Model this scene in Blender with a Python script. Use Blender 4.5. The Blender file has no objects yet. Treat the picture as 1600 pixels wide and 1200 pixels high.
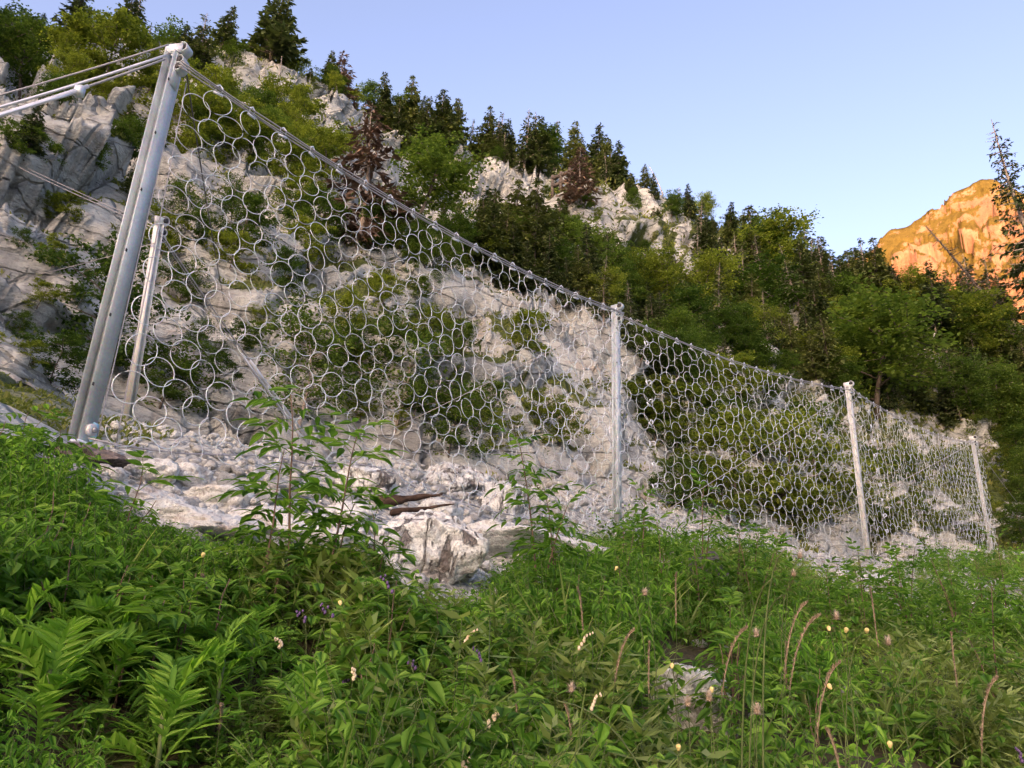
import bpy, math, random
import numpy as np
from mathutils import Matrix, Vector
rnd = random.Random(11)
RG = np.random.default_rng(5)
SC = bpy.context.scene
COL = SC.collection
rad = math.radians

# ------------------------------------------------------------------ camera
FPX = 1202.0
PITCH, ROLL = rad(20.5), rad(2.5)
F_ = np.array([0, math.cos(PITCH), math.sin(PITCH)])
R0 = np.array([1.0, 0, 0]); U0 = np.array([0, -math.sin(PITCH), math.cos(PITCH)])
R_ = R0 * math.cos(ROLL) + U0 * math.sin(ROLL)
U_ = -R0 * math.sin(ROLL) + U0 * math.cos(ROLL)
cam = bpy.data.cameras.new('camera')
cam.sensor_width = 36.0
cam.lens = FPX / 1600 * 36.0
cam.clip_start = 0.05
cam.clip_end = 6000
camo = bpy.data.objects.new('camera', cam)
M = Matrix.Identity(4)
for i in range(3):
    M[i][0], M[i][1], M[i][2] = R_[i], U_[i], -F_[i]
camo.matrix_world = M
COL.objects.link(camo)
SC.camera = camo

# ------------------------------------------------------------------ sky, sun, exposure
SUN_EL, SUN_AZ = rad(6.0), rad(-158.0)          # azimuth from +Y, clockwise seen from above
W = bpy.data.worlds.new('World'); SC.world = W; W.use_nodes = True
wn = W.node_tree.nodes; wl = W.node_tree.links
sky = wn.new('ShaderNodeTexSky'); sky.sky_type = 'NISHITA'; sky.sun_disc = False
sky.sun_elevation = SUN_EL; sky.sun_rotation = SUN_AZ
sky.altitude = 600; sky.air_density = 0.4; sky.dust_density = 4.0; sky.ozone_density = 0.0
tint = wn.new('ShaderNodeMix'); tint.data_type = 'RGBA'; tint.blend_type = 'MULTIPLY'
tint.inputs[0].default_value = 1.0
tint.inputs[7].default_value = (1.10, .95, 1.0, 1)
bg = wn['Background']; bg.inputs[1].default_value = 0.15
wl.new(sky.outputs[0], tint.inputs[6]); wl.new(tint.outputs[2], bg.inputs[0])
sun = bpy.data.lights.new('sun', 'SUN'); sun.energy = 2.0; sun.angle = rad(0.5); sun.color = (.55, 0.235, 0.065)
suno = bpy.data.objects.new('sun', sun); COL.objects.link(suno)
sd = Vector((math.sin(SUN_AZ) * math.cos(SUN_EL), math.cos(SUN_AZ) * math.cos(SUN_EL), math.sin(SUN_EL)))
suno.rotation_euler = sd.to_track_quat('Z', 'Y').to_euler()
suno.location = (0, 0, 60)
SC.view_settings.view_transform = 'Standard'
SC.view_settings.look = 'None'
SC.view_settings.exposure = 2.8
SC.view_settings.gamma = 1.0
SC.cycles.use_denoising = True
SC.cycles.max_bounces = 5
SC.cycles.diffuse_bounces = 4
SC.cycles.transmission_bounces = 3
SC.cycles.glossy_bounces = 2

# ------------------------------------------------------------------ helpers
def pix(P):
    P = np.asarray(P, float)
    z = P @ F_
    z = np.where(z < 1e-3, 1e-3, z)
    return 800 + FPX * (P @ R_) / z, 600 - FPX * (P @ U_) / z

def ray(px, py):
    d = F_ + R_ * (px - 800) / FPX - U_ * (py - 600) / FPX
    return d / np.linalg.norm(d)

def hsh(ix, iy, iz, s):
    n = (ix.astype(np.int64) * 374761393 + iy.astype(np.int64) * 668265263 + iz.astype(np.int64) * 2147483647 + s * 974711) & 0xffffffff
    n = ((n ^ (n >> 13)) * 1274126177) & 0xffffffff
    n = ((n ^ (n >> 15)) * 2246822519) & 0xffffffff
    return ((n ^ (n >> 16)) & 0xffffff) / float(0x1000000)

def vnoise(P, s=0):
    I = np.floor(P).astype(np.int64); f = P - I
    u = f * f * f * (f * (f * 6 - 15) + 10)
    x, y, z = I[:, 0], I[:, 1], I[:, 2]
    r = 0
    for dx in (0, 1):
        for dy in (0, 1):
            for dz in (0, 1):
                w = (u[:, 0] if dx else 1 - u[:, 0]) * (u[:, 1] if dy else 1 - u[:, 1]) * (u[:, 2] if dz else 1 - u[:, 2])
                r = r + w * hsh(x + dx, y + dy, z + dz, s)
    return r * 2 - 1

def fbm(P, o=4, s=0, g=.5):
    r = 0; a = 1.0; q = P
    for i in range(o):
        r = r + a * vnoise(q, s + i); q = q * 2.03 + 17.1; a *= g
    return r

def blocks(P, s):
    """nearest cell: random offset plus a tilt, so each cell is a flat facet of its own; also edge distance"""
    I = np.floor(P).astype(np.int64)
    b1 = np.full(len(P), 9.0); b2 = np.full(len(P), 9.0); off = np.zeros(len(P))
    for dx in (-1, 0, 1):
        for dy in (-1, 0, 1):
            for dz in (-1, 0, 1):
                x, y, z = I[:, 0] + dx, I[:, 1] + dy, I[:, 2] + dz
                h1 = hsh(x, y, z, s); h2 = hsh(x, y, z, s + 1); h3 = hsh(x, y, z, s + 2)
                vx = P[:, 0] - x - h1; vy = P[:, 1] - y - h2; vz = P[:, 2] - z - h3
                d = vx * vx + vy * vy + vz * vz
                m = d < b1
                b2 = np.where(m, b1, np.minimum(b2, d))
                h4 = hsh(x, y, z, s + 3)
                o = (h4 - .5) * 1.3 + vx * (h2 - .5) * 1.5 + vy * (h3 - .5) * 1.5 + vz * (h1 - .5) * 1.8
                off = np.where(m, o, off); b1 = np.where(m, d, b1)
    return off, np.sqrt(b2) - np.sqrt(b1)

def mesh(name, V, T, m, smooth=False):
    me = bpy.data.meshes.new(name)
    V = np.ascontiguousarray(V, np.float32); T = np.ascontiguousarray(T, np.int32)
    n = T.shape[1]
    me.vertices.add(len(V)); me.vertices.foreach_set('co', V.ravel())
    me.loops.add(T.size); me.loops.foreach_set('vertex_index', T.ravel())
    me.polygons.add(len(T)); me.polygons.foreach_set('loop_start', np.arange(0, T.size, n, dtype=np.int32))
    me.update(calc_edges=True)
    if smooth:
        me.polygons.foreach_set('use_smooth', np.ones(len(T), bool))
    if m: me.materials.append(m)
    return me

def obj(name, me, parent=None):
    o = bpy.data.objects.new(name, me); COL.objects.link(o)
    if parent: o.parent = parent
    return o

def tag(o, label=None, cat=None, group=None, kind=None):
    if label: o['label'] = label
    if cat: o['category'] = cat
    if group: o['group'] = group
    if kind: o['kind'] = kind
    return o

def empty(name, loc=(0, 0, 0)):
    o = bpy.data.objects.new(name, None); o.empty_display_size = .1
    o.location = loc; COL.objects.link(o); return o

KW = {'spruce': 'dark conifer', 'thin_spruce': 'thin sparse conifer', 'broad': 'leafy tree', 'near_bush': 'leafy bush', 'yellow_bush': 'wide loose-leaved bush', 'slim': 'slender young tree', 'snag': 'bare trunk', 'dark_snag': 'dark bare trunk'}
def third(x, a, b): return ('left part', 'middle part', 'right part')[min(2, max(0, int(3 * (x - a) / (b - a + 1e-9))))]

class Geo:
    def __init__(s): s.v = []; s.f = []; s.n = 0
    def add(s, V, T):
        s.v.append(np.asarray(V, float)); s.f.append(np.asarray(T, int) + s.n); s.n += len(V)
    def inst(s, tpl, Ms):
        V, T = tpl; Ms = np.asarray(Ms)
        if len(Ms) == 0: return
        P = np.einsum('nij,vj->nvi', Ms[:, :3, :3], V) + Ms[:, None, :3, 3]
        k = len(V)
        TT = T[None] + (np.arange(len(Ms)) * k)[:, None, None]
        s.add(P.reshape(-1, 3), TT.reshape(-1, 3))
    def arr(s): return np.concatenate(s.v), np.concatenate(s.f)
    def mesh(s, name, m, smooth=False):
        V, T = s.arr(); return mesh(name, V, T, m, smooth)

def mats(pos, yaw, pitch, roll, scale):
    pos = np.atleast_2d(pos); n = len(pos)
    yaw, pitch, roll = [np.broadcast_to(np.asarray(a, float), (n,)) for a in (yaw, pitch, roll)]
    sc = np.asarray(scale, float)
    sc = np.broadcast_to(sc[:, None] if sc.ndim == 1 else sc, (n, 3))
    cy, sy, cp, sp, cr, sr = np.cos(yaw), np.sin(yaw), np.cos(pitch), np.sin(pitch), np.cos(roll), np.sin(roll)
    o = np.zeros(n); l = np.ones(n)
    Z = np.stack([np.stack([cy, -sy, o], -1), np.stack([sy, cy, o], -1), np.stack([o, o, l], -1)], 1)
    X = np.stack([np.stack([l, o, o], -1), np.stack([o, cp, -sp], -1), np.stack([o, sp, cp], -1)], 1)
    Y = np.stack([np.stack([cr, o, sr], -1), np.stack([o, l, o], -1), np.stack([-sr, o, cr], -1)], 1)
    M4 = np.zeros((n, 4, 4)); M4[:, :3, :3] = (Z @ X @ Y) * sc[:, None, :]
    M4[:, :3, 3] = pos; M4[:, 3, 3] = 1
    return M4

def tube(pts, r, k=6, close=False):
    P = np.asarray(pts, float); n = len(P)
    r = np.broadcast_to(np.asarray(r, float), (n,))
    t = np.gradient(P, axis=0) if not close else np.roll(P, -1, 0) - np.roll(P, 1, 0)
    t /= np.linalg.norm(t, axis=1)[:, None] + 1e-12
    ref = np.array([0, 0, 1.0]) if abs(t[:, 2]).mean() < .8 else np.array([1.0, 0.13, 0])
    a = np.cross(t, ref); a /= np.linalg.norm(a, axis=1)[:, None] + 1e-12
    b = np.cross(t, a)
    th = np.arange(k) / k * 2 * np.pi
    V = P[:, None] + r[:, None, None] * (a[:, None] * np.cos(th)[None, :, None] + b[:, None] * np.sin(th)[None, :, None])
    T = []
    for i in range(n if close else n - 1):
        j2 = (i + 1) % n
        for j in range(k):
            q = (j + 1) % k
            T += [(i * k + j, j2 * k + j, j2 * k + q), (i * k + j, j2 * k + q, i * k + q)]
    V = V.reshape(-1, 3)
    if not close:
        c = len(V); V = np.vstack([V, P[0], P[-1]])
        for j in range(k):
            q = (j + 1) % k
            T += [(c, j, q), (c + 1, (n - 1) * k + q, (n - 1) * k + j)]
    return V, np.array(T)

def boxg(x0, x1, y0, y1, z0, z1):
    V = np.array([(x, y, z) for x in (x0, x1) for y in (y0, y1) for z in (z0, z1)], float)
    T = [(0, 1, 3), (0, 3, 2), (4, 6, 7), (4, 7, 5), (0, 4, 5), (0, 5, 1), (2, 3, 7), (2, 7, 6), (0, 2, 6), (0, 6, 4), (1, 5, 7), (1, 7, 3)]
    return V, np.array(T)

def ico(sub):
    t = (1 + 5 ** .5) / 2
    V = [(-1, t, 0), (1, t, 0), (-1, -t, 0), (1, -t, 0), (0, -1, t), (0, 1, t), (0, -1, -t), (0, 1, -t), (t, 0, -1), (t, 0, 1), (-t, 0, -1), (-t, 0, 1)]
    T = [(0, 11, 5), (0, 5, 1), (0, 1, 7), (0, 7, 10), (0, 10, 11), (1, 5, 9), (5, 11, 4), (11, 10, 2), (10, 7, 6), (7, 1, 8), (3, 9, 4), (3, 4, 2), (3, 2, 6), (3, 6, 8), (3, 8, 9), (4, 9, 5), (2, 4, 11), (6, 2, 10), (8, 6, 7), (9, 8, 1)]
    V = [np.array(v) / np.linalg.norm(v) for v in V]
    for _ in range(sub):
        c = {}; N = []
        def mid(a, b):
            k = (min(a, b), max(a, b))
            if k not in c:
                v = V[a] + V[b]; V.append(v / np.linalg.norm(v)); c[k] = len(V) - 1
            return c[k]
        for a, b, d in T:
            x, y, z = mid(a, b), mid(b, d), mid(d, a)
            N += [(a, x, z), (b, y, x), (d, z, y), (x, y, z)]
        T = N
    return np.array(V), np.array(T)

# ------------------------------------------------------------------ materials
def newmat(name):
    m = bpy.data.materials.new(name); m.use_nodes = True
    return m, m.node_tree, m.node_tree.nodes['Principled BSDF']

class N:
    """terse node building"""
    def __init__(s, nt): s.nt = nt
    def n(s, t, **k):
        o = s.nt.nodes.new('ShaderNode' + t)
        for a, b in k.items(): setattr(o, a, b)
        return o
    def l(s, a, b): s.nt.links.new(a, b)
    def coord(s, which='Object', scale=(1, 1, 1), rot=(0, 0, 0)):
        c = s.n('TexCoord'); m = s.n('Mapping')
        m.inputs['Scale'].default_value = scale; m.inputs['Rotation'].default_value = rot
        s.l(c.outputs[which], m.inputs[0]); return m.outputs[0]
    def noise(s, vec, scale, detail=4, rough=.55, dist=0):
        o = s.n('TexNoise'); o.inputs['Scale'].default_value = scale; o.inputs['Detail'].default_value = detail
        o.inputs['Roughness'].default_value = rough; o.inputs['Distortion'].default_value = dist
        if vec is not None: s.l(vec, o.inputs['Vector'])
        return o.outputs[0]
    def vor(s, vec, scale, feature='F1', out=0):
        o = s.n('TexVoronoi', feature=feature); o.inputs['Scale'].default_value = scale
        s.l(vec, o.inputs['Vector']); return o.outputs[out]
    def ramp(s, fac, stops):
        o = s.n('ValToRGB'); e = o.color_ramp.elements
        while len(e) < len(stops): e.new(.5)
        for i, (p, c) in enumerate(stops):
            e[i].position = p; e[i].color = (c, c, c, 1) if not hasattr(c, '__len__') else (*c, 1)
        s.l(fac, o.inputs[0]); return o.outputs[0]
    def mix(s, fac, a, b, blend='MIX'):
        o = s.n('Mix', data_type='RGBA', blend_type=blend)
        for v, i in ((fac, 0), (a, 6), (b, 7)):
            if hasattr(v, 'links'): s.l(v, o.inputs[i])
            elif i == 0: o.inputs[0].default_value = v
            else: o.inputs[i].default_value = (*v, 1)
        return o.outputs[2]
    def math(s, op, a, b=0.0, clamp=False):
        o = s.n('Math', operation=op, use_clamp=clamp)
        for v, i in ((a, 0), (b, 1)):
            if hasattr(v, 'links'): s.l(v, o.inputs[i])
            else: o.inputs[i].default_value = v
        return o.outputs[0]
    def bump(s, h, strength, dist, prev=None):
        o = s.n('Bump'); o.inputs['Strength'].default_value = strength; o.inputs['Distance'].default_value = dist
        s.l(h, o.inputs['Height'])
        if prev is not None: s.l(prev, o.inputs['Normal'])
        return o.outputs[0]

def rock_colour(g, vec):
    a = g.noise(vec, .35, 5, .6); b = g.noise(vec, 2.3, 6, .65, .4); c = g.noise(vec, 9, 4, .6)
    col = g.ramp(a, [(.28, (.25, .275, .262)), (.45, (.40, .425, .385)), (.58, (.485, .51, .455)), (.72, (.335, .365, .35))])
    col = g.mix(g.ramp(b, [(.40, .0), (.72, .75)]), col, (.60, .64, .60))
    col = g.mix(g.ramp(c, [(.34, .6), (.48, .0)]), col, (.27, .255, .245))
    sp = g.noise(vec, 24, 3, .6)
    col = g.mix(g.ramp(sp, [(.30, .35), (.42, 0.)]), col, (.22, .21, .20))
    o = g.noise(vec, .9, 3, .5)
    col = g.mix(g.ramp(o, [(.60, 0.), (.74, .5)]), col, (.42, .32, .22))
    col = g.mix(1.0, col, (.88, .885, .90), 'MULTIPLY')
    return col, b, c

def terrain_mat():
    m, nt, b = newmat('limestone_hillside'); g = N(nt)
    vec = g.coord('Object'); strat = g.coord('Object', (1.0, 1.0, 2.6), (rad(35), rad(-25), 0))
    col, n2, n3 = rock_colour(g, strat)
    st = g.noise(g.coord('Object', (1.2, 1.2, .16), (rad(-14), 0, 0)), 1.4, 5, .6)
    col = g.mix(g.ramp(st, [(.53, 0.), (.66, .75)]), col, (.19, .20, .195))
    veg = g.n('Attribute', attribute_name='veg').outputs['Fac']
    scr = g.n('Attribute', attribute_name='scree').outputs['Fac']
    soil = g.n('Attribute', attribute_name='soil').outputs['Fac']
    vn = g.noise(vec, 1.1, 6, .65); vf = g.math('ADD', veg, g.math('MULTIPLY', g.math('SUBTRACT', vn, .5), 1.5))
    grass = g.ramp(g.noise(vec, .6, 5, .6), [(.3, (.040, .058, .016)), (.5, (.075, .098, .026)), (.65, (.12, .13, .04)), (.78, (.13, .105, .055))])
    col = g.mix(g.ramp(vf, [(.46, 0.), (.60, 1.)]), col, grass)
    scol = g.ramp(g.vor(vec, 17, out=1), [(.1, (.24, .25, .235)), (.5, (.45, .47, .43)), (.9, (.60, .62, .57))])
    col = g.mix(scr, col, scol)
    dcol = g.ramp(g.noise(vec, 3, 6, .7), [(.3, (.035, .030, .018)), (.55, (.075, .065, .035)), (.75, (.085, .10, .03))])
    col = g.mix(soil, col, dcol)
    g.l(col, b.inputs['Base Color']); b.inputs['Roughness'].default_value = .92
    b.inputs['Specular IOR Level'].default_value = .2
    crack = g.ramp(g.vor(strat, .55, 'DISTANCE_TO_EDGE'), [(0, 0.), (.035, 1.)])
    nosoil = g.math('SUBTRACT', 1.0, g.math('MAXIMUM', soil, scr)); crack = g.math('MULTIPLY', crack, nosoil)
    nb = g.bump(n2, .9, .18); nb = g.bump(n3, .8, .045, nb); nb = g.bump(crack, .9, .18, nb)
    nb = g.bump(g.noise(vec, 38, 4, .6), .6, .015, nb)
    sb = g.math('MULTIPLY', g.vor(vec, 14), scr); nb = g.bump(sb, .9, .06, nb)
    g.l(nb, b.inputs['Normal']); return m

def stone_mat(name, streak=0.0, base=1.0):
    m, nt, b = newmat(name); g = N(nt)
    oi = g.n('ObjectInfo'); vec = g.coord('Object'); add = g.n('VectorMath', operation='ADD')
    g.l(vec, add.inputs[0]); mul = g.n('VectorMath', operation='SCALE'); mul.inputs[0].default_value = (13, 7, 29)
    g.l(oi.outputs['Random'], mul.inputs['Scale']); g.l(mul.outputs[0], add.inputs[1]); vec = add.outputs[0]
    a = g.noise(vec, 1.6, 5, .6); c = g.noise(vec, 9, 5, .65); d = g.noise(vec, 45, 3, .6)
    col = g.ramp(a, [(.3, (.45 * base, .485 * base, .475 * base)), (.5, (.57 * base, .61 * base, .58 * base)), (.68, (.60 * base, .615 * base, .57 * base))])
    col = g.mix(g.ramp(c, [(.36, .7), (.48, 0.)]), col, (.24, .225, .215))
    col = g.mix(g.ramp(d, [(.34, .5), (.5, 0.)]), col, (.22, .20, .185))
    col = g.mix(g.ramp(g.noise(vec, 3.1, 3), [(.58, 0.), (.75, .5)]), col, (.42, .32, .22))
    h = g.math('ADD', c, g.math('MULTIPLY', d, .35))
    if streak:
        sv = g.n('Mapping'); sv.inputs['Scale'].default_value = (3.2, 3.2, 1.0); sv.inputs['Rotation'].default_value = (.3, .55, 0); g.l(vec, sv.inputs[0])
        s_ = g.noise(sv.outputs[0], 2.6, 6, .68, .8)
        col = g.mix(g.ramp(s_, [(.545, 0.), (.60, streak)]), col, (.10, .085, .075))
        h = g.math('SUBTRACT', h, g.math('MULTIPLY', g.ramp(s_, [(.53, 0.), (.61, 1.)]), 1.2))
    isl = g.n('NewGeometry').outputs['Random Per Island']
    col = g.mix(.5, col, g.ramp(isl, [(0., (.44, .42, .41)), (.5, (.62, .60, .58)), (1., (.78, .77, .76))]), 'MULTIPLY') if name == 'scree_stone' else col
    g.l(col, b.inputs['Base Color']); b.inputs['Roughness'].default_value = .9; b.inputs['Specular IOR Level'].default_value = .2
    g.l(g.bump(h, 1., .06), b.inputs['Normal']); return m

def leaf_mat(name, cols, trans=.35, rough=.5, spec=.3, tint=None, nscale=6.5, gain=1.6):
    cols = [tuple(x * gain for x in c) for c in cols]
    m, nt, b = newmat(name); g = N(nt)
    isl = g.n('NewGeometry').outputs['Random Per Island']; oi = g.n('ObjectInfo').outputs['Random']
    f = g.math('ADD', g.math('MULTIPLY', isl, .6), g.math('MULTIPLY', oi, .4))
    c = g.ramp(f, [(.12, cols[0]), (.5, cols[1]), (.88, cols[2])])
    n_ = g.noise(g.coord('Object'), nscale, 3)
    c = g.mix(1.0, c, g.ramp(n_, [(.32, (.62, .62, .62)), (.52, (1, 1, 1)), (.70, (1.5, 1.42, 1.2))]), 'MULTIPLY')
    g.l(c, b.inputs['Base Color']); b.inputs['Roughness'].default_value = rough; b.inputs['Specular IOR Level'].default_value = spec
    t = g.n('BsdfTranslucent'); g.l(g.mix(1.0, c, tint or (1.25, 1.3, .6), 'MULTIPLY'), t.inputs[0])
    mx = g.n('MixShader'); mx.inputs[0].default_value = trans + (.10 if trans > .25 else 0)
    g.l(b.outputs[0], mx.inputs[1]); g.l(t.outputs[0], mx.inputs[2]); g.l(mx.outputs[0], nt.nodes['Material Output'].inputs[0])
    return m

def plain(name, c1, c2, scale=8, rough=.8, metal=0., bump=.3, bd=.01, spec=.3, sc3=(1, 1, 1)):
    m, nt, b = newmat(name); g = N(nt); v = g.coord('Object', sc3)
    a = g.noise(v, scale, 5, .6)
    g.l(g.ramp(a, [(.3, c1), (.7, c2)]), b.inputs['Base Color'])
    b.inputs['Roughness'].default_value = rough; b.inputs['Metallic'].default_value = metal; b.inputs['Specular IOR Level'].default_value = spec
    if bump: g.l(g.bump(a, bump, bd), b.inputs['Normal'])
    return m

def galv(name, c1, c2, metal=.35, rough=.5):
    m, nt, b = newmat(name); g = N(nt); v = g.coord('Object')
    sp = g.vor(v, 55, out=1); a = g.noise(v, 3, 5, .6); st = g.noise(g.coord('Object', (14, 14, .7)), 2, 4)
    col = g.mix(g.ramp(a, [(.35, 0.), (.65, 1.)]), c1, c2)
    col = g.mix(.16, col, sp, 'OVERLAY')
    col = g.mix(g.ramp(st, [(.55, 0.), (.75, .35)]), col, (.42, .42, .41))
    orn = g.n('ObjectInfo').outputs['Random']; col = g.mix(1.0, col, g.ramp(orn, [(0., (.72, .72, .70)), (.5, (1, 1, 1)), (1., (1.12, 1.12, 1.12))]), 'MULTIPLY')
    g.l(col, b.inputs['Base Color']); b.inputs['Metallic'].default_value = metal
    g.l(g.ramp(a, [(.3, rough - .1), (.7, rough + .12)]), b.inputs['Roughness']); g.l(g.bump(a, .12, .004), b.inputs['Normal'])
    return m

MT = terrain_mat()
M_STONE = stone_mat('limestone_block'); M_STREAK = stone_mat('streaked_limestone', .85, 1.15); M_SCREE = stone_mat('scree_stone', 0, 1.15)
M_GALV = galv('galvanised_steel', (.46, .53, .55), (.61, .69, .72), .3, .55)
M_GALVW = galv('weathered_galvanised_steel', (.52, .55, .53), (.63, .66, .64), .15, .6)
M_RING = galv('galvanised_wire', (.46, .525, .54), (.62, .69, .71), .3, .5)
M_ROPE = plain('steel_wire_rope', (.28, .28, .28), (.42, .42, .42), 60, .5, .4, .6, .004)
M_DARKROPE = plain('dark_wire_rope', (.07, .07, .07), (.13, .13, .12), 60, .6, .2, .6, .004)
M_TUBE = plain('bright_steel_tube', (.60, .62, .64), (.72, .74, .76), 5, .35, .5, .1, .003)
M_BLACK = plain('painted_opening_shade', (.03, .03, .03), (.06, .06, .06), 12, .6)  # black standing in for the shade inside openings
M_RED = plain('red_marking_paint', (.35, .05, .04), (.45, .12, .10), 40, .6)
M_BLUE = plain('pale_blue_paint', (.25, .55, .68), (.45, .70, .80), 20, .5)
M_CONC = plain('mortar_footing', (.22, .21, .20), (.36, .34, .32), 14, .95, 0, .8, .02)
M_BARK = plain('bark', (.06, .05, .04), (.16, .135, .11), 9, .9, 0, .7, .02, .2, (1, 1, .3))
M_BARKL = plain('pale_bark', (.20, .17, .14), (.34, .29, .24), 9, .9, 0, .6, .02, .2, (1, 1, .3))
M_SNAG = plain('bleached_wood', (.36, .32, .28), (.52, .47, .42), 12, .85, 0, .5, .01, .2, (1, 1, .3))
M_ROT = plain('rotten_wood', (.018, .013, .010), (.085, .058, .042), 14, .95, 0, .9, .03, .1, (1, .35, 1))
M_STEM = plain('green_stem', (.07, .10, .03), (.12, .16, .05), 12, .6, 0, .2, .004)
M_STEMB = plain('brown_woody_stem', (.09, .055, .04), (.17, .12, .08), 14, .75, 0, .3, .004)
M_STRAW = plain('dry_grass_straw', (.26, .18, .10), (.42, .31, .19), 30, .85, 0, .5, .004)
M_SPIKE = plain('brown_seed_spike', (.16, .12, .075), (.38, .30, .20), 60, .9, 0, .6, .004)
M_FLUFF = plain('thistle_down', (.42, .34, .25), (.62, .54, .44), 40, .95, 0, 0)
M_YEL = plain('pale_yellow_flower', (.55, .42, .12), (.68, .58, .25), 30, .6, 0, .2, .002)
M_CREAM = plain('cream_seed_pod', (.55, .42, .26), (.70, .60, .42), 30, .6, 0, .2, .002)
M_PURPLE = plain('purple_flower', (.06, .035, .10), (.14, .09, .20), 30, .6, 0, .2, .002)
L_BROAD = leaf_mat('broadleaf_foliage', [(.030, .055, .012), (.062, .102, .022), (.110, .155, .034)], .38, .6, .1)
L_YEL = leaf_mat('yellow_green_foliage', [(.066, .092, .016), (.115, .148, .026), (.175, .205, .040)], .40, .6, .1)
L_DARK = leaf_mat('dark_broadleaf_foliage', [(.026, .052, .012), (.050, .088, .019), (.085, .130, .028)], .34, .6, .1)
L_SPR = leaf_mat('spruce_needles', [(.024, .038, .016), (.044, .062, .024), (.074, .094, .036)], .20, .7, .08)
L_SPRY = leaf_mat('olive_spruce_needles', [(.036, .050, .016), (.066, .084, .026), (.105, .122, .040)], .22, .7, .08)
L_DEAD = leaf_mat('dead_needles', [(.062, .042, .031), (.105, .074, .054), (.150, .110, .082)], .1, .8, .1, (1.1, 1, .9))
L_ELDER = leaf_mat('elder_leaves', [(.044, .110, .014), (.088, .188, .025), (.162, .275, .044)], .40, .50, .16, nscale=1.1, gain=1.78)
L_UND = leaf_mat('undergrowth_leaves', [(.038, .095, .013), (.078, .168, .023), (.150, .258, .042)], .40, .52, .14, nscale=1.1, gain=1.78)
L_NET = leaf_mat('nettle_leaves', [(.032, .086, .010), (.064, .150, .018), (.112, .222, .030)], .38, .55, .12, nscale=1.1, gain=1.78)
L_THI = leaf_mat('thistle_leaves', [(.070, .165, .020), (.120, .240, .030), (.180, .310, .045)], .38, .48, .2, nscale=1.1, gain=1.78)
L_FINE = leaf_mat('fine_pale_foliage', [(.085, .125, .035), (.130, .180, .050), (.19, .23, .085)], .35, .6, .2, nscale=1.1, gain=1.78)
L_GRASS = leaf_mat('ledge_grass', [(.045, .065, .016), (.085, .110, .026), (.145, .155, .045)], .3, .7, .2, nscale=.25)

# ------------------------------------------------------------------ the hillside, one sheet
TA = np.array([-180, -150, -120, -95, -70, -50, -35, -30, -20, -10, 0, 8.2, 16, 25, 32, 40, 52, 70, 95, 120, 150, 180.])
FR = np.array([10, 10, 9, 7, 6, 6, 6.9, 7.37, 8.0, 8.9, 10.6, 12.7, 15.3, 19.2, 28.0, 33, 34, 28, 16, 11, 10, 10.])
FZ = np.array([-6, -5.5, -3, .2, 1.3, 1.7, 1.75, 1.69, 1.9, 2.1, 2.1, 2.01, 2.3, 2.6, 3.9, 4.6, 4.4, 2, -1.5, -4.5, -6, -6.])
BR = np.array([70, 70, 50, 16, 12, 11, 11.5, 12.5, 13.2, 14, 16, 18, 22, 27, 36, 42, 46, 48, 55, 65, 70, 70.])
BZ = np.array([-28, -26, -12, 2, 3, 3.1, 3.2, 3.2, 3.3, 3.5, 3.8, 4.1, 4.3, 3.5, 5.0, 6.0, 6, 2, -8, -22, -28, -28.])
CR = np.array([900, 900, 900, 120, 60, 50, 55, 57, 60, 76, 90, 106, 118, 128, 132, 140, 150, 190, 420, 850, 900, 900.])
CZ = np.array([198, 200, 110, 52, 47, 46, 51, 54, 56.5, 57, 61, 67, 63, 58, 53, 52, 50, 42, 50, 70, 120, 198.])  # first and last entries: unseen ridge behind the camera, shaped to block the sun
AZ = np.radians(np.concatenate([np.linspace(-180, -47, 38, endpoint=False), np.arange(-47, 47, .145), np.linspace(47, 180, 39)]))
def tab(a, T):
    d = np.degrees(a); r = 0
    for o, w in ((-2.2, .25), (0, .5), (2.2, .25)):
        r = r + w * np.interp((d + o + 180) % 360 - 180, TA, T)
    return r
nF, nB, nC, nD = 120, 50, 385, 26
def prof(az):
    fr, fz, br, bz, cr, cz = [tab(az, T) for T in (FR, FZ, BR, BZ, CR, CZ)]
    return fr, fz, br, bz, cr, cz
fr, fz, br, bz, cr, cz = prof(AZ)
s1 = np.linspace(0, 1, nF, endpoint=False); s2 = np.linspace(0, 1, nB, endpoint=False); s3 = np.linspace(0, 1, nC, endpoint=False); s4 = np.linspace(0, 1, nD)
def lerp(a, b, t): return a[:, None] + (b - a)[:, None] * t[None]
RR = np.concatenate([.15 + (fr[:, None] - .15) * s1[None] ** 1.5, lerp(fr, br, s2), br[:, None] * (cr / br)[:, None] ** s3[None], cr[:, None] + (2600 - cr[:, None]) * s4[None] ** 3], 1)
tF = np.clip(RR / fr[:, None], 0, 1)
Z1 = -1.6 + (fz[:, None] + 1.6) * (tF * .93 + .07 * tF ** 2)
tB = (RR - fr[:, None]) / (br - fr)[:, None]
Z2 = fz[:, None] + (bz - fz)[:, None] * tB
tC = np.clip((RR - br[:, None]) / (cr - br)[:, None], 0, 1)
Z3 = bz[:, None] + (cz - bz)[:, None] * (tC + .10 * np.sin(tC * np.pi) * np.exp(-3 * tC) * (np.abs(AZ) < 1.2)[:, None])
tD = s4[None] + 0 * cr[:, None]
Z4 = cz[:, None] - (cz[:, None] + 60) * (1 - np.exp(-(RR[:, -nD:] - cr[:, None]) / 220.))
ZZ = np.concatenate([Z1[:, :nF], Z2[:, nF:nF + nB], Z3[:, nF + nB:nF + nB + nC], Z4], 1)
nA, nR = RR.shape
X0 = RR * np.sin(AZ)[:, None]; Y0 = RR * np.cos(AZ)[:, None]
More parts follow.
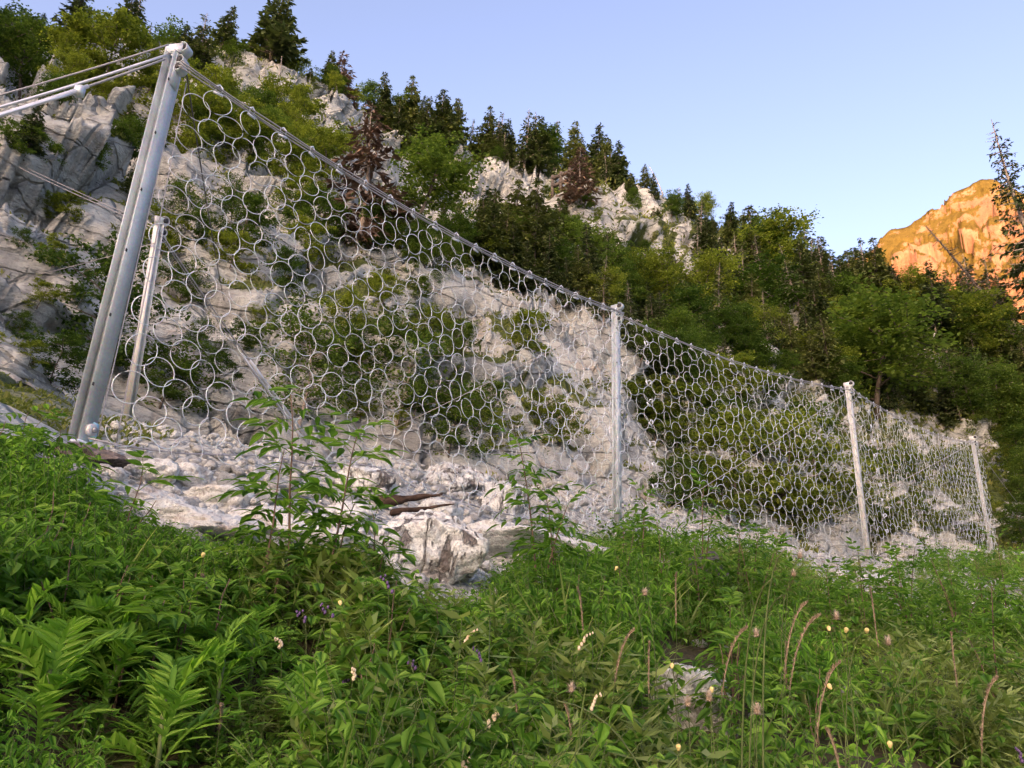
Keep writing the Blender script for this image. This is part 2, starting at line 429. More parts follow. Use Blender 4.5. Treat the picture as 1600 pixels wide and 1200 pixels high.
P3 = np.stack([X0, Y0, ZZ], -1)
du = np.gradient(P3, axis=0); dv = np.gradient(P3, axis=1)
NM = np.cross(dv, du); NM /= np.linalg.norm(NM, axis=-1)[..., None] + 1e-12
NM[NM[..., 2] < 0] *= -1
col_i = np.broadcast_to(np.arange(nR)[None], (nA, nR))
def sstep(a, b, x): t = np.clip((x - a) / (b - a), 0, 1); return t * t * (3 - 2 * t)
cliff = sstep(nF + nB - 18, nF + nB + 8, col_i.astype(float)) * (1 - sstep(nF + nB + nC, nF + nB + nC + 4, col_i.astype(float)))
front = sstep(2.1, 1.35, np.abs(AZ))[:, None] + 0 * RR
cl = cliff * front
PF = P3.reshape(-1, 3)
clf = cl.ravel(); rr = RR.ravel()
disp = np.zeros(len(PF)); edge = np.ones(len(PF))
k = np.where(clf > .01)[0]
Q = PF[k]
# rock fabric: bedding dips down to the right, so cells are stretched along it
A1 = np.array([[.8, .25, -.45], [-.2, .95, .2], [.55, 0, .85]])
Qa = (Q @ A1.T) * np.array([1, 1, 1.7])
warp = np.stack([fbm(Q * .35, 3, 31), fbm(Q * .35 + 9, 3, 37), fbm(Q * .35 + 21, 3, 43)], 1)
rk = rr[k]
lowf = fbm(Q * .05, 3, 3); lowm = fbm(Q * .16, 3, 8)
d = lowf * np.clip(rk * .055, .5, 4.5) + lowm * np.clip(rk * .022, .3, 1.6)
o1, e1 = blocks(Qa / 8.5 + warp * .35, 50); d += o1 * np.clip(rk * .045, .7, 2.4)
o2, e2 = blocks(Qa / 2.7 + warp * .4, 60); d += o2 * np.clip(.50 + rk * .006, .5, .95) - .38 * np.exp(-e2 / .04)
near = rk < 95
o3 = np.zeros(len(k)); e3 = np.ones(len(k))
a_, b_ = blocks(Qa[near] / .85 + warp[near] * .6, 70); o3[near] = a_; e3[near] = b_
d += o3 * .10 * np.clip((95 - rk) / 30, .0, 1) * (1 + rk / 60)
o4 = np.zeros(len(k)); n4 = rk < 38
a_, b_ = blocks(Qa[n4] / .32 + warp[n4] * .9, 80); o4[n4] = a_
d += o4 * .035 * np.clip((38 - rk) / 10, 0, 1)
d += fbm(Q * 1.4, 3, 90) * .05
_g = np.zeros(len(PF)); _g[k] = d; _g = _g.reshape(nA, nR)
_g = .5 * _g + .125 * (np.roll(_g, 1, 0) + np.roll(_g, -1, 0) + np.roll(_g, 1, 1) + np.roll(_g, -1, 1))   # wear off needle-thin fins
d = np.clip(_g.ravel()[k], -9, 7)
disp[k] = d * clf[k] * (1 - .45 * sstep(14, 24, np.degrees(np.arctan2(Q[:, 0], Q[:, 1]))) * (rk < 60))
# foreground and back slopes: gentle lumps
fg = (rr < 60) & (clf < .5)
disp[fg] += (fbm(PF[fg] * .9, 3, 101) * .07 + fbm(PF[fg] * .3, 2, 105) * .10) * np.clip((rr[fg] - .8) / 3, 0, 1)
bk = (front.ravel() < .5) & (rr > 40)
disp[bk] += fbm(PF[bk] * .012, 4, 120) * np.clip(rr[bk] * .02, 0, 5)
PV = PF + NM.reshape(-1, 3) * disp[:, None]
PV3 = PV.reshape(nA, nR, 3)
# the crest of the hill, as sight lines: lift or lower each radial so the ridge ends where it does in the photograph
SKX = [-150, 0, 120, 250, 350, 400, 470, 520, 600, 690, 760, 830, 880, 960, 1060, 1130, 1200, 1300, 1400, 1500, 1600, 1750]
SKY_ = [50, 55, 60, 66, 66, 84, 118, 150, 196, 216, 238, 256, 266, 286, 334, 372, 398, 426, 450, 482, 512, 540]
_d = np.array([ray(a, b) for a, b in zip(SKX, SKY_)]); _a = np.arctan2(_d[:, 0], _d[:, 1]); _t = _d[:, 2] / np.hypot(_d[:, 0], _d[:, 1])
rows = slice(nF + nB, nF + nB + nC + 6)
for _ in range(3):
    hr = np.hypot(PV3[:, rows, 0], PV3[:, rows, 1]); te = PV3[:, rows, 2] / hr; jm = te.argmax(1)
    tm = te[np.arange(nA), jm]; rm = hr[np.arange(nA), jm]
    dl = np.where((AZ > _a[0]) & (AZ < _a[-1]), rm * (np.interp(AZ, _a, _t) - tm), 0)
    kk_ = np.hanning(9); dl = np.convolve(np.pad(dl, 4, 'edge'), kk_ / kk_.sum(), 'valid')
    tt = np.clip((np.hypot(PV3[..., 0], PV3[..., 1]) - br[:, None]) / (rm - br)[:, None], 0, 1)
    PV3[..., 2] += dl[:, None] * tt
crest_row = nF + nB + jm
du = np.gradient(PV3, axis=0); dv = np.gradient(PV3, axis=1)
NV = np.cross(dv, du); NV /= np.linalg.norm(NV, axis=-1)[..., None] + 1e-12
NV = np.where(NV[..., 2:3] < 0, -NV, NV)
nz = NV[..., 2].ravel()
# smooth the normal a little so ledges, not single facets, decide what grows
nzs = nz.reshape(nA, nR).copy()
for _ in range(3):
    nzs = (nzs + np.roll(nzs, 1, 0) + np.roll(nzs, -1, 0) + np.roll(nzs, 1, 1) + np.roll(nzs, -1, 1)) / 5
nzs = nzs.ravel()
big = fbm(PV * .11, 3, 140) if True else 0
veg = np.clip((nzs - .66) * 2.3 + big * .55 + .50 + fbm(PV * .45, 2, 145) * .22 + np.clip((rr - 32) / 70, 0, .55), 0, 1) * clf
azd = np.degrees(np.broadcast_to(AZ[:, None], (nA, nR)).ravel())
VPX, VPY = pix(PV)
def zone(px, py, cx, cy, rx, ry): return np.clip(1.6 - 1.3 * np.sqrt(((px - cx) / rx) ** 2 + ((py - cy) / ry) ** 2), 0, 1)
infr = (PV @ F_ > 1)
veg = np.where(infr & (VPX > 1080) & (rr > 40), np.clip(veg + .45, 0, 1), veg)
for cx, cy, rx, ry in ((690, 250, 130, 70), (1000, 320, 90, 50), (420, 95, 70, 45), (60, 380, 110, 170)):
    veg = np.where(infr & (rr > 12), veg * (1 - .45 * zone(VPX, VPY, cx, cy, rx, ry)), veg)
fz_ = (clf < .5) & (np.abs(azd) < 80)
ff = np.broadcast_to(fr[:, None], (nA, nR)).ravel()
scree = np.zeros(len(PV)); soil = np.zeros(len(PV))
nn = fbm(PV * .8, 3, 150)
scree[fz_] = sstep(.66, .86, (rr / ff)[fz_] + .10 * nn[fz_]) * (1 - .8 * sstep(-22, -33, azd[fz_]))
veg[fz_] = np.maximum(veg[fz_], .75 * sstep(-20, -29, azd[fz_]) * sstep(.95, 1.1, (rr / ff)[fz_]))
soil[fz_] = sstep(.90, .70, (rr / ff)[fz_] + .10 * nn[fz_])
wl_ = np.interp(VPX, [-200, 0, 60, 130, 200, 300, 400, 560, 620, 720, 800, 930, 1000, 1150, 1300, 1400, 1500, 1600, 1800], [690, 690, 725, 790, 815, 838, 850, 855, 905, 915, 880, 842, 862, 872, 905, 912, 882, 885, 880])
stony = sstep(110, 20, VPY - wl_ + 40 * nn) * fz_ * sstep(-31, -27, azd)
scree = np.maximum(scree, stony); soil *= 1 - stony
scree *= 1 - cl.ravel(); back = (np.abs(azd) >= 80); veg[back] = .9; soil[back & (rr < 60)] = .4
ii = np.arange(nA - 1)[:, None] * nR + np.arange(nR - 1)[None]
Tq = np.stack([ii, ii + nR, ii + nR + 1, ii + 1], -1).reshape(-1, 4)
me = mesh('hillside', PV, Tq, MT)
for nm, arr in (('veg', veg), ('scree', scree), ('soil', soil)):
    a = me.attributes.new(nm, 'FLOAT', 'POINT'); a.data.foreach_set('value', np.ascontiguousarray(arr, np.float32))
hill = obj('ground', me); tag(hill, 'pale limestone hillside rising in broken ledges behind the ring nets', 'hillside', kind='structure')

def gz(x, y):
    """ground height near the camera"""
    a = math.atan2(x, y); r = math.hypot(x, y)
    i = int(np.clip(np.searchsorted(AZ, a) - 1, 0, nA - 2)); j = int(np.clip(np.searchsorted(RR[i], r) - 1, 0, nR - 2))
    t = (r - RR[i, j]) / (RR[i, j + 1] - RR[i, j] + 1e-9); u = (a - AZ[i]) / (AZ[i + 1] - AZ[i])
    z = PV3[..., 2]
    return float((z[i, j] * (1 - t) + z[i, j + 1] * t) * (1 - u) + (z[i + 1, j] * (1 - t) + z[i + 1, j + 1] * t) * u)

vis_ok = np.where(infr & (VPX > -250) & (VPX < 1850) & (VPY > -350) & (VPY < 1300) & (np.abs(azd) < 75) & (col_i.ravel() < nF + nB + nC))[0]
LX, LY, LR = VPX[vis_ok], VPY[vis_ok], rr[vis_ok]
def hit(px, py, rmin=0):
    """first point of the ground along the sight line through a pixel"""
    for w in (3, 6, 12, 25):
        m = np.where((np.abs(LX - px) < w) & (np.abs(LY - py) < w) & (LR > rmin))[0]
        if len(m):
            j = m[np.argmin(LR[m])]
            return PV[vis_ok[j]].copy()
    return None

# ------------------------------------------------------------------ far mountain in the last sun
def build_mountain():
    sil = [(1180, 520), (1240, 470), (1290, 430), (1345, 405), (1368, 392), (1380, 372), (1392, 360), (1415, 352), (1440, 336), (1465, 325), (1490, 306), (1515, 296), (1535, 283), (1552, 281), (1575, 292), (1620, 310), (1700, 300), (1800, 330), (1950, 400), (2200, 520)]
    ds = [ray(*p) for p in sil]
    az = np.array([math.atan2(d[0], d[1]) for d in ds]); te = np.array([d[2] / math.hypot(d[0], d[1]) for d in ds])
    A = np.linspace(az[0], az[-1], 400); E = np.interp(A, az, te)
    rc = 2000 + 130 * np.sin((A - az[0]) * 6)
    nr = 220
    s = np.linspace(0, 1, nr)
    R = np.where(s[None] < .75, (rc - 1000)[:, None] + 1000 * (s / .75)[None], rc[:, None] + 1300 * ((s[None] - .75) / .25))
    zc = rc * E
    t = np.clip(s / .75, 0, 1)
    Zf = -40 + (zc[:, None] + 40) * (t ** .9 * .62 + .38 * t ** 3)
    Z = np.where(s[None] < .75, Zf, zc[:, None] - (R - rc[:, None]) * .8)
    P = np.stack([R * np.sin(A)[:, None], R * np.cos(A)[:, None], Z], -1).reshape(-1, 3)
    a1, e1 = blocks(P / np.array([170, 170, 110]) + np.stack([fbm(P * .009, 3, 200)] * 3, 1) * .5, 210)
    a2, e2 = blocks(P / np.array([50, 50, 34]) + np.stack([fbm(P * .03, 3, 220)] * 3, 1) * .5, 230)
    a3, e3 = blocks(P / 18, 240)
    fade = np.where(np.abs(t[None] - 1) < .05, .25, 1.) + 0 * R
    fade = np.where(s[None] > .75, .25, fade).ravel()
    ridg = 1 - np.abs(fbm(P * np.array([.0055, .0055, .002]), 4, 250))
    dd = (a1 * 48 + a2 * 15 + a3 * 5 + ridg * 50 - 32 + fbm(P * .022, 3, 255) * 13) * fade
    hd = np.stack([-np.sin(A)[:, None] + 0 * R, -np.cos(A)[:, None] + 0 * R, .35 + 0 * R], -1).reshape(-1, 3)
    P = P + hd * dd[:, None]
    i2 = np.arange(399)[:, None] * nr + np.arange(nr - 1)[None]
    T = np.stack([i2, i2 + nr, i2 + nr + 1, i2 + 1], -1).reshape(-1, 4)
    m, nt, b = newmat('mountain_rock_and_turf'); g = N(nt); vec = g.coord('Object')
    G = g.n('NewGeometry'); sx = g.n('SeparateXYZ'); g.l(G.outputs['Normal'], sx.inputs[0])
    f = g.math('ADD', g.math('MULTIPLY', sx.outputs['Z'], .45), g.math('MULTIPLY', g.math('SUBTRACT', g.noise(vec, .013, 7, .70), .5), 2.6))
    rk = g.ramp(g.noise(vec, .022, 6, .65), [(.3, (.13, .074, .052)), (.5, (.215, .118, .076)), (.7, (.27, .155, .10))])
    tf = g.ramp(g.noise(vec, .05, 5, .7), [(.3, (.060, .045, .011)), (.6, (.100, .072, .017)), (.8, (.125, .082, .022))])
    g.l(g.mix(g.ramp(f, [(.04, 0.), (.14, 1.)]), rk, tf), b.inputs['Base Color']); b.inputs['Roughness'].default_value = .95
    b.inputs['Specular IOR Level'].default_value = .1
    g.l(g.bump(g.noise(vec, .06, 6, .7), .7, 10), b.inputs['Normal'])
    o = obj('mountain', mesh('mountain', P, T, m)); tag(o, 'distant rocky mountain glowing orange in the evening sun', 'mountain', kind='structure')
build_mountain()

# ------------------------------------------------------------------ rockfall fence
POST = [(-3.67, 6.39, 1.69), (1.82, 12.57, 2.01), (8.13, 17.36, 2.60), (15.2, 24.1, 3.97)]
TOPZ = [5.89, 6.21, 6.80, 7.77]
def profile_extrude(poly, z0, z1):
    """H section along Z"""
    n = len(poly); V = [(x, y, z0) for x, y in poly] + [(x, y, z1) for x, y in poly]; T = []
    for i in range(n):
        j = (i + 1) % n; T += [(i, j, n + j), (i, n + j, n + i)]
    return np.array(V, float), T
def h_beam(w, dpt, tf, tw, L):
    g = Geo()
    g.add(*boxg(-w / 2, w / 2, -dpt / 2, -dpt / 2 + tf, 0, L)); g.add(*boxg(-w / 2, w / 2, dpt / 2 - tf, dpt / 2, 0, L))
    g.add(*boxg(-tw / 2, tw / 2, -dpt / 2 + tf - .002, dpt / 2 - tf + .002, 0.001, L - .001))
    return g
def loop_plate(r, wd, th, a0, a1, n=12):
    """bent strap: an arc of flat bar, axis along X"""
    V = []; T = []
    for i in range(n + 1):
        a = a0 + (a1 - a0) * i / n
        for rr_ in (r, r + th):
            for x in (-wd / 2, wd / 2): V.append((x, rr_ * math.cos(a), rr_ * math.sin(a)))
    for i in range(n):
        b = i * 4; c = b + 4
        for p, q in ((0, 1), (1, 3), (3, 2), (2, 0)): T += [(b + p, c + p, c + q), (b + p, c + q, b + q)]
    T += [(0, 1, 3), (0, 3, 2)]; e = n * 4; T += [(e, e + 3, e + 1), (e, e + 2, e + 3)]
    return np.array(V), np.array(T)
def make_post(base, topz, rot, w, dpt, mat_, label, bury=.0, lean=(0, 0), bolt=True, footing=False):
    L = topz - base[2] + bury
    r = empty('support_post', (base[0], base[1], base[2] - bury)); r.rotation_euler = (lean[0], lean[1], rot)
    tag(r, label, 'post', 'steel posts of the rockfall fence')
    obj('beam', h_beam(w, dpt, .013, .011, L).mesh('beam', mat_), r)
    # head: two cheek plates with rope loops between them
    g = Geo()
    for sx in (-1, 1): g.add(*boxg(sx * (w / 2 - .035) - .006, sx * (w / 2 - .035) + .006, -dpt / 2 - .05, dpt / 2 + .03, L - .02, L + .10))
    g.add(*boxg(-w / 2 + .03, w / 2 - .03, -dpt / 2 - .012, -dpt / 2 - .001, L - .42, L + .05))
    hd = obj('head_plate', g.mesh('head_plate', mat_), r)
    for zz, q in ((L + .06, .055), (L - .10, .045), (L - .19, .045)):
        lp = obj('rope_guide', mesh('rope_guide', *loop_plate(q, w * .62, .010, -1.9, 1.9), mat_), r); lp.location = (0, -dpt / 2 - .035, zz); lp.rotation_euler = (0, 0, math.pi)
        rs = Geo(); rs.add(*tube([(-w * .30, 0, 0), (w * .30, 0, 0)], q * .72, 10)); o = obj('guide_shade_plug', rs.mesh('guide_shade_plug', M_BLACK), lp)  # black cylinder paints the dark hollow of the loop; no real core there
    g = Geo(); g.add(*boxg(-w / 2 - .05, w / 2 + .05, -dpt / 2 - .05, dpt / 2 + .05, -.025, -.001)); obj('base_plate', g.mesh('base_plate', mat_), r)
    if bolt:
        g = Geo(); g.add(*tube([(0.0, -dpt / 2 - .045, .12), (0, -dpt / 2 + .0, .12)], .055, 18)); b = obj('hinge_pin', g.mesh('hinge_pin', M_GALVW), r)
        g = Geo(); g.add(*tube([(0.0, -dpt / 2 - .07, .12), (0, -dpt / 2 - .044, .12)], .026, 6)); obj('nut', g.mesh('nut', M_ROPE), b)
        g = Geo(); g.add(*boxg(w / 2 - .06, w / 2 + .012, -dpt / 2 - .013, -dpt / 2 - .0015, .03, .2)); obj('paint_mark', g.mesh('paint_mark', M_BLUE), r)
    for i in range(6):
        g = Geo(); zz = .5 + i * (L - .9) / 5; g.add(*boxg(-w / 2 - .001, -w / 2 + .02, -dpt / 2 - .003, -dpt / 2 + .003, zz, zz + .03))
        obj('painted_hole', g.mesh('painted_hole', M_BLACK), r)  # opening drawn as a black box, its shade put into the colour
    if footing:
        V, T = ico(3); V = V * np.array([.26, .24, .22]); V += V * fbm(V * 6, 3, 300)[:, None] * .5
        o = obj('footing', mesh('footing', V, T, M_CONC, True), r); o.location = (.05, 0, bury - .05)
    return r
FDIR = math.atan2(6.18, 5.49)
make_post((POST[0][0], POST[0][1], gz(*POST[0][:2])), TOPZ[0], FDIR + rad(32), .18, .115, M_GALV, 'tall bright galvanised steel post at the near end of the fence, nearest the camera', bury=.0)
make_post((POST[1][0], POST[1][1], gz(*POST[1][:2])), TOPZ[1], FDIR + rad(5), .14, .10, M_GALV, 'grey steel post standing between the first and second ring nets, on a rough footing', bury=.05, footing=True)
make_post((POST[2][0], POST[2][1], gz(*POST[2][:2])), TOPZ[2], FDIR + rad(0), .14, .10, M_GALVW, 'pale steel post standing between the second and third ring nets', bury=.25)
make_post((POST[3][0], POST[3][1], gz(*POST[3][:2])), TOPZ[3], FDIR + rad(0), .14, .10, M_GALVW, 'farthest pale steel post, at the far end of the third ring net', bury=.4)

# the end post of a second row, behind the first net
def unproj(px, py, depth): dd = ray(px, py); return dd * depth / (dd @ F_)
BP = unproj(192, 694, 10.6); BP[2] = gz(BP[0], BP[1]) 
bt = unproj(249, 350, 10.6)
BT = bt
bl = BT - BP; Lb = np.linalg.norm(bl)
bo = make_post(tuple(BP), BP[2] + Lb, 0, .095, .09, M_GALVW, 'slimmer pinkish steel post leaning behind the near end of the first net', bury=0, bolt=False)
bo.rotation_mode = 'QUATERNION'
bo.rotation_quaternion = Vector(bl).to_track_quat('Z', 'Y') @ Matrix.Rotation(rad(90 + 50), 4, 'Z').to_quaternion()

def catmull(A, B, sag, n=40):
    t = np.linspace(0, 1, n)[:, None]; A = np.array(A, float); B = np.array(B, float)
    P = A + (B - A) * t; P[:, 2] -= (4 * sag * t * (1 - t))[:, 0]; return P
RING = tube([(math.cos(a) * .149, 0, math.sin(a) * .149) for a in np.linspace(0, 2 * math.pi, 24, endpoint=False)], .0050, 5, True)
ring_me = [mesh('ring', *RING, M_RING, True)]
red_me = mesh('ring', *RING, M_RED, True)
CLIP = Geo(); CLIP.add(*tube([(-.022, 0, -.03), (-.022, 0, .03), (0, 0, .05), (.022, 0, .03), (.022, 0, -.03)], .007, 5)); CLIP.add(*tube([(-.035, 0, -.03), (.035, 0, -.03)], .009, 6))
M_SHK = plain('bright_zinc_shackle', (.55, .62, .68), (.72, .78, .84), 20, .35, .3, 0)
CV, CT = CLIP.arr(); clip_me = mesh('shackle', CV * 1.45, CT, M_SHK)
NETLAB = ['near ring net of large wire circles between the tall near post and second post', 'middle ring net of wire circles between the second and third posts', 'far ring net with narrow seeming circles between the third and farthest posts']
ROPELAB = ['top support rope carrying the near ring net', 'top support rope carrying the middle ring net', 'top support rope carrying the far ring net']
net_pts = []
for s in range(3):
    A = np.array(POST[s]); B = np.array(POST[s + 1]); A[2] = TOPZ[s] - .20; B[2] = TOPZ[s + 1] - (.16 if s else .12)
    dirv = (B - A); dirv[2] = 0; span = np.linalg.norm(dirv); dirv /= span
    nrm = np.array([dirv[1], -dirv[0], 0])                 # towards the valley side
    A = A + nrm * .17; B = B + nrm * .17
    sag = (.27, .22, .30)[s]
    rp = Geo(); P = catmull(A, B, sag, 60)
    for q, (oz, on) in enumerate(((0, 0), (.022, .012), (-.018, -.012))):
        if s and q == 2: continue
        tw = P + nrm * on; tw[:, 2] += oz + .006 * np.sin(np.arange(60) * .7 + q * 2); rp.add(*tube(tw, .0085, 5))
    ro = obj('support_rope', rp.mesh('support_rope', M_ROPE)); tag(ro, ROPELAB[s], 'wire rope', 'top support ropes')
    net = empty('ring_net', tuple(np.array(POST[s]))); tag(net, NETLAB[s], 'ring net', 'ring nets of the rockfall fence')
    org = np.array(POST[s]); nc = (20, 19, 23)[s]; rows = 20; items = []
    for j in range(rows + 1):
        off = .5 if j % 2 == 0 else 0.0
        cols = [i + off for i in range(nc + (1 if j % 2 else 0))]
        for c in cols:
            u = c / nc
            if s == 0: u = .030 + u * .965
            top = A + (B - A) * u; top[2] -= 4 * sag * u * (1 - u)
            gx, gy = (top + nrm * .02)[:2]; bot = gz(gx, gy) + (.10 + .08 * math.sin(u * 9 + s))
            if s == 0: bot -= .12 * math.exp(-((u - .8) / .12) ** 2)
            v = (j + .85) / (rows + .6)
            hh = top[2] - bot
            p = top.copy(); p[2] = top[2] - hh * v
            bell = .22 * math.sin(v * 2.6) * math.sin(max(u, 0.02) * 3.1)
            p += nrm * (bell + rnd.uniform(-.012, .012)); p[2] += rnd.uniform(-.014, .014); p += dirv * rnd.uniform(-.016, .016)
            k_ = (hh / (rows + .6)) / .198
            items.append((np.linalg.norm(p), p, k_, j, c))
    items.sort(key=lambda a: a[0])
    yawn = math.atan2(dirv[1], dirv[0])
    rest = []
    for q, (dist, p, k_, j, c) in enumerate(items):
        kk = min(max(k_, .85), 1.10) * rnd.uniform(.975, 1.03)
        rot = (rnd.uniform(-.10, .10) + (.12 if j % 2 else -.12), rnd.uniform(0, 6.28), yawn + rnd.uniform(-.10, .10))
        sc3 = (kk * rnd.uniform(.97, 1.03), kk, kk * rnd.uniform(.97, 1.03))
        if q < 300:
            o = obj('ring', red_me if (s == 0 and j == 0 and c < 1 and False) else ring_me[0], net)
            o.rotation_euler = rot; o.scale = sc3; o.location = tuple(p - org)
        else:
            Mx = Matrix.LocRotScale(Vector(p - org), __import__('mathutils').Euler(rot), Vector(sc3)); rest.append(np.array(Mx))
    if rest:
        g = Geo(); g.inst(RING, rest); o = obj('ring_mesh', g.mesh('ring_mesh', M_RING, True), net); o['kind'] = 'stuff'
    for i in range(nc):
        u = (i + .5) / nc
        if s == 0: u = .030 + u * .965
        top = A + (B - A) * u; top[2] -= 4 * sag * u * (1 - u)
        o = obj('shackle', clip_me, net); o.location = tuple(top - org - np.array([0, 0, .006])); o.rotation_euler = (0, 0, yawn + rnd.uniform(-.4, .4))
    # lower support rope
    pts = []
    for i in range(30):
        u = i / 29; q = A + (B - A) * u; pts.append((q[0], q[1], gz(q[0], q[1]) + .10 + .03 * math.sin(i * 1.3)))
    g = Geo(); g.add(*tube(pts, .009, 5)); lo = obj('bottom_rope', g.mesh('bottom_rope', M_ROPE)); lo.parent = net; lo.location = tuple(-org)
    if s:   # seam shackles a little way into the net
        for i in range(10):
            v = (i + .7) / 11; q = A + dirv * (.55 + .02 * i); q[2] = q[2] - .1 - v * (q[2] - gz(q[0], q[1])); q += nrm * .05
            o = obj('shackle', clip_me, net); o.location = tuple(q - org); o.rotation_euler = (rnd.uniform(-.4, .4), rnd.uniform(.5, 1.4), yawn)

def rope(pts, r, label, m=None, group='anchor ropes of the fence', name='anchor_rope', tubes=()):
    g = Geo(); g.add(*tube(pts, r, 5)); o = obj(name, g.mesh(name, m or M_ROPE)); tag(o, label, 'wire rope', group)
    for (a, b, rr_) in tubes:
        P = np.array(pts, float); t = np.linspace(0, 1, len(P)); q = [[np.interp(x, t, P[:, c]) for c in range(3)] for x in np.linspace(a, b, 6)]
        g = Geo(); g.add(*tube(q, rr_, 8)); h = obj('brake_tube', g.mesh('brake_tube', M_TUBE), o)
    return o
p1t = np.array([POST[0][0], POST[0][1], TOPZ[0]])
def line(a, b, sag=.02, n=14): return catmull(a, b, sag, n)
def ext(px, py, depth): return unproj(px, py, depth)
for (h0, px, py, dp, r_, lab, tb) in (
    (.02, -260, 214, 6.4, .009, 'upper thin rope running from the tall near post out past the left edge', ()),
    (-.12, -260, 236, 6.2, .014, 'middle thick rope running from the tall near post out past the left edge', ()),
    (-.17, -260, 255, 6.0, .012, 'lowest rope from the tall near post, carrying a bright steel tube', ((.28, .62, .020),))):
    a = p1t + np.array([-.02, -.13, h0]); b = ext(px, py, dp)
    o = rope(line(a, b, .05), r_, lab, M_TUBE if r_ == .014 else None, 'ropes tied off from the near post', tubes=tb)
    if tb:
        P = line(a, b, .05); t0 = P[4] + np.array([0, -.02, -.045]); t1 = P[9] + np.array([0, -.02, -.03])
        g = Geo(); g.add(*tube([t0 + (t1 - t0) * x for x in np.linspace(0, 1, 5)], .017, 8)); obj('brake_tube', g.mesh('brake_tube', M_TUBE), o)
        for pp in (P[4] + [0, 0, -.02], P[8] + [0, 0, -.02]):
            g = Geo(); g.add(*boxg(-.035, .035, -.035, .035, -.055, .04)); c = obj('clamp', g.mesh('clamp', M_GALV), o); c.location = tuple(pp)
# upslope anchor ropes
def upslope(a, px, py, label, r=.008, m=None, tubes=(), rmin=9):
    b = hit(px, py, rmin)
    if b is None: return
    rope(line(a, b, .05), r, label, m, tubes=tubes)
upslope(BT + [0, 0, -.08], 492, 696, 'rope with a bright steel tube from the slim leaning post to the ground', .011, None, ((.52, .98, .026),), 9.5)
upslope(BT + [0, 0, -.12], 478, 690, 'second rope running beside it from the slim leaning post', .008, None, ((.50, .97, .020),), 9.5)
upslope(p1t + [.1, .1, -.12], 352, 470, 'dark thin rope hanging from the near post across the first net to the cliff', .008, M_DARKROPE)
upslope(BT + [0, 0, -.05], -20, 228, 'thin rope from the slim leaning post to the cliff at the left edge', .008)
upslope(BT + [0, .05, -.07], -20, 236, 'twin of the thin rope from the slim leaning post to the left cliff', .008)
upslope(BT + [0, 0, -.3], -15, 443, 'thin low rope from the slim leaning post to the left rock face', .006)
p2t = np.array([POST[1][0], POST[1][1], TOPZ[1] - .12]); p3t = np.array([POST[2][0], POST[2][1], TOPZ[2] - .12]); p4t = np.array([POST[3][0], POST[3][1], TOPZ[3] - .12])
upslope(p2t, 575, 690, 'thin rope slanting down behind the first net from the post between first and second nets', .008)
upslope(p3t, 1035, 800, 'thin rope slanting down behind the second net from the post between second and third nets', .008)
upslope(p4t, 1235, 838, 'thin rope slanting down behind the third net from the farthest post', .009)
upslope(p4t, 1606, 806, 'thin rope from the farthest post down to the right', .009)
# edge lacing rope of the first net
for q, (dx, lab) in enumerate(((.09, 'vertical edge rope lacing the near side of the first net'), (.17, 'second vertical edge rope beside the near side of the first net'))):
    a = p1t + np.array([dx * .7, dx * .7, -.25]); b = np.array([POST[0][0] + dx, POST[0][1] + dx + .1 * q, gz(*POST[0][:2]) + .02]); rope(line(a, b, 0), .0065, lab, None, 'edge ropes of the first net', 'edge_rope')

# ------------------------------------------------------------------ rocks
def chunk(seed, sub, squash=(1, 1, .65), planes=11, rough=.05, nf=3.0, hmin=.55):
    g = np.random.default_rng(seed); V, T = ico(sub)
    Nn = g.normal(size=(planes, 3)); Nn /= np.linalg.norm(Nn, axis=1)[:, None]; H = g.uniform(hmin, .97, planes)
    dt = V @ Nn.T; r = np.min(np.where(dt > .05, H[None] / np.maximum(dt, .05), 1.25), 1); r = np.minimum(r, 1.2)
    V = V * r[:, None] * np.array(squash)
    V = V + V * (fbm(V * nf + seed, 3, seed)[:, None] * rough * 2)
    return V, T
stone_me = [mesh('stone', *chunk(400 + i, 2, (1, rnd.uniform(.6, .9), rnd.uniform(.4, .7)), 9 + i % 4), M_STONE) for i in range(9)]
def boulder(px, py, wpx, hpx, name, label, seed, m=None, sub=4, squash=None, rot=None, group=None, depth=None, rough=.06, cat='rock', planes=12):
    p = hit(px, py + hpx * .35, 1.2)
    if p is None: return
    dd = float(p @ F_)
    w = wpx / FPX * dd / 2; h = hpx / FPX * dd / 2
    V, T = chunk(seed, sub, (1.05, .9, 1.0) if squash is None else squash, planes, rough, 2.2, .78 if m is M_STREAK else .62)
    V = V * np.array([w, w * .85, max(h * 1.15, .03)])
    if sub >= 4: V += V / (np.linalg.norm(V, axis=1)[:, None] + 1e-9) * (fbm(V / w * 5, 4, seed + 5)[:, None] * w * .045)
    o = obj(name, mesh(name, V, T, m or M_STONE)); o.location = (p[0], p[1], p[2] + h * (.12 if name == 'stone_slab' else .5)); o.rotation_euler = (0, 0, rnd.uniform(-.4, .4)) if rot is None else rot
    tag(o, label, cat, group, 'thing'); return o
boulder(662, 848, 172, 122, 'boulder', 'large pale boulder with dark vertical streaks in front of the first net', 531, M_STREAK, 5, planes=14, rough=.03)
boulder(686, 792, 80, 34, 'stone_slab', 'rounded grey slab lying on top of the streaked boulder', 502, None, 4)
boulder(800, 838, 235, 62, 'stone_slab', 'long flat white slab between the streaked boulder and second post', 503, None, 4)
boulder(575, 745, 88, 44, 'boulder', 'white-topped rock with dark layered underside beneath the first net', 504, M_STREAK, 4)
boulder(706, 748, 105, 42, 'boulder', 'white flat-topped rock with dark face under the lower edge of the first net', 505, M_STREAK, 4)
boulder(785, 776, 70, 70, 'boulder', 'upright cleft rock with dark streaks where the first net touches the ground', 506, M_STREAK, 4)
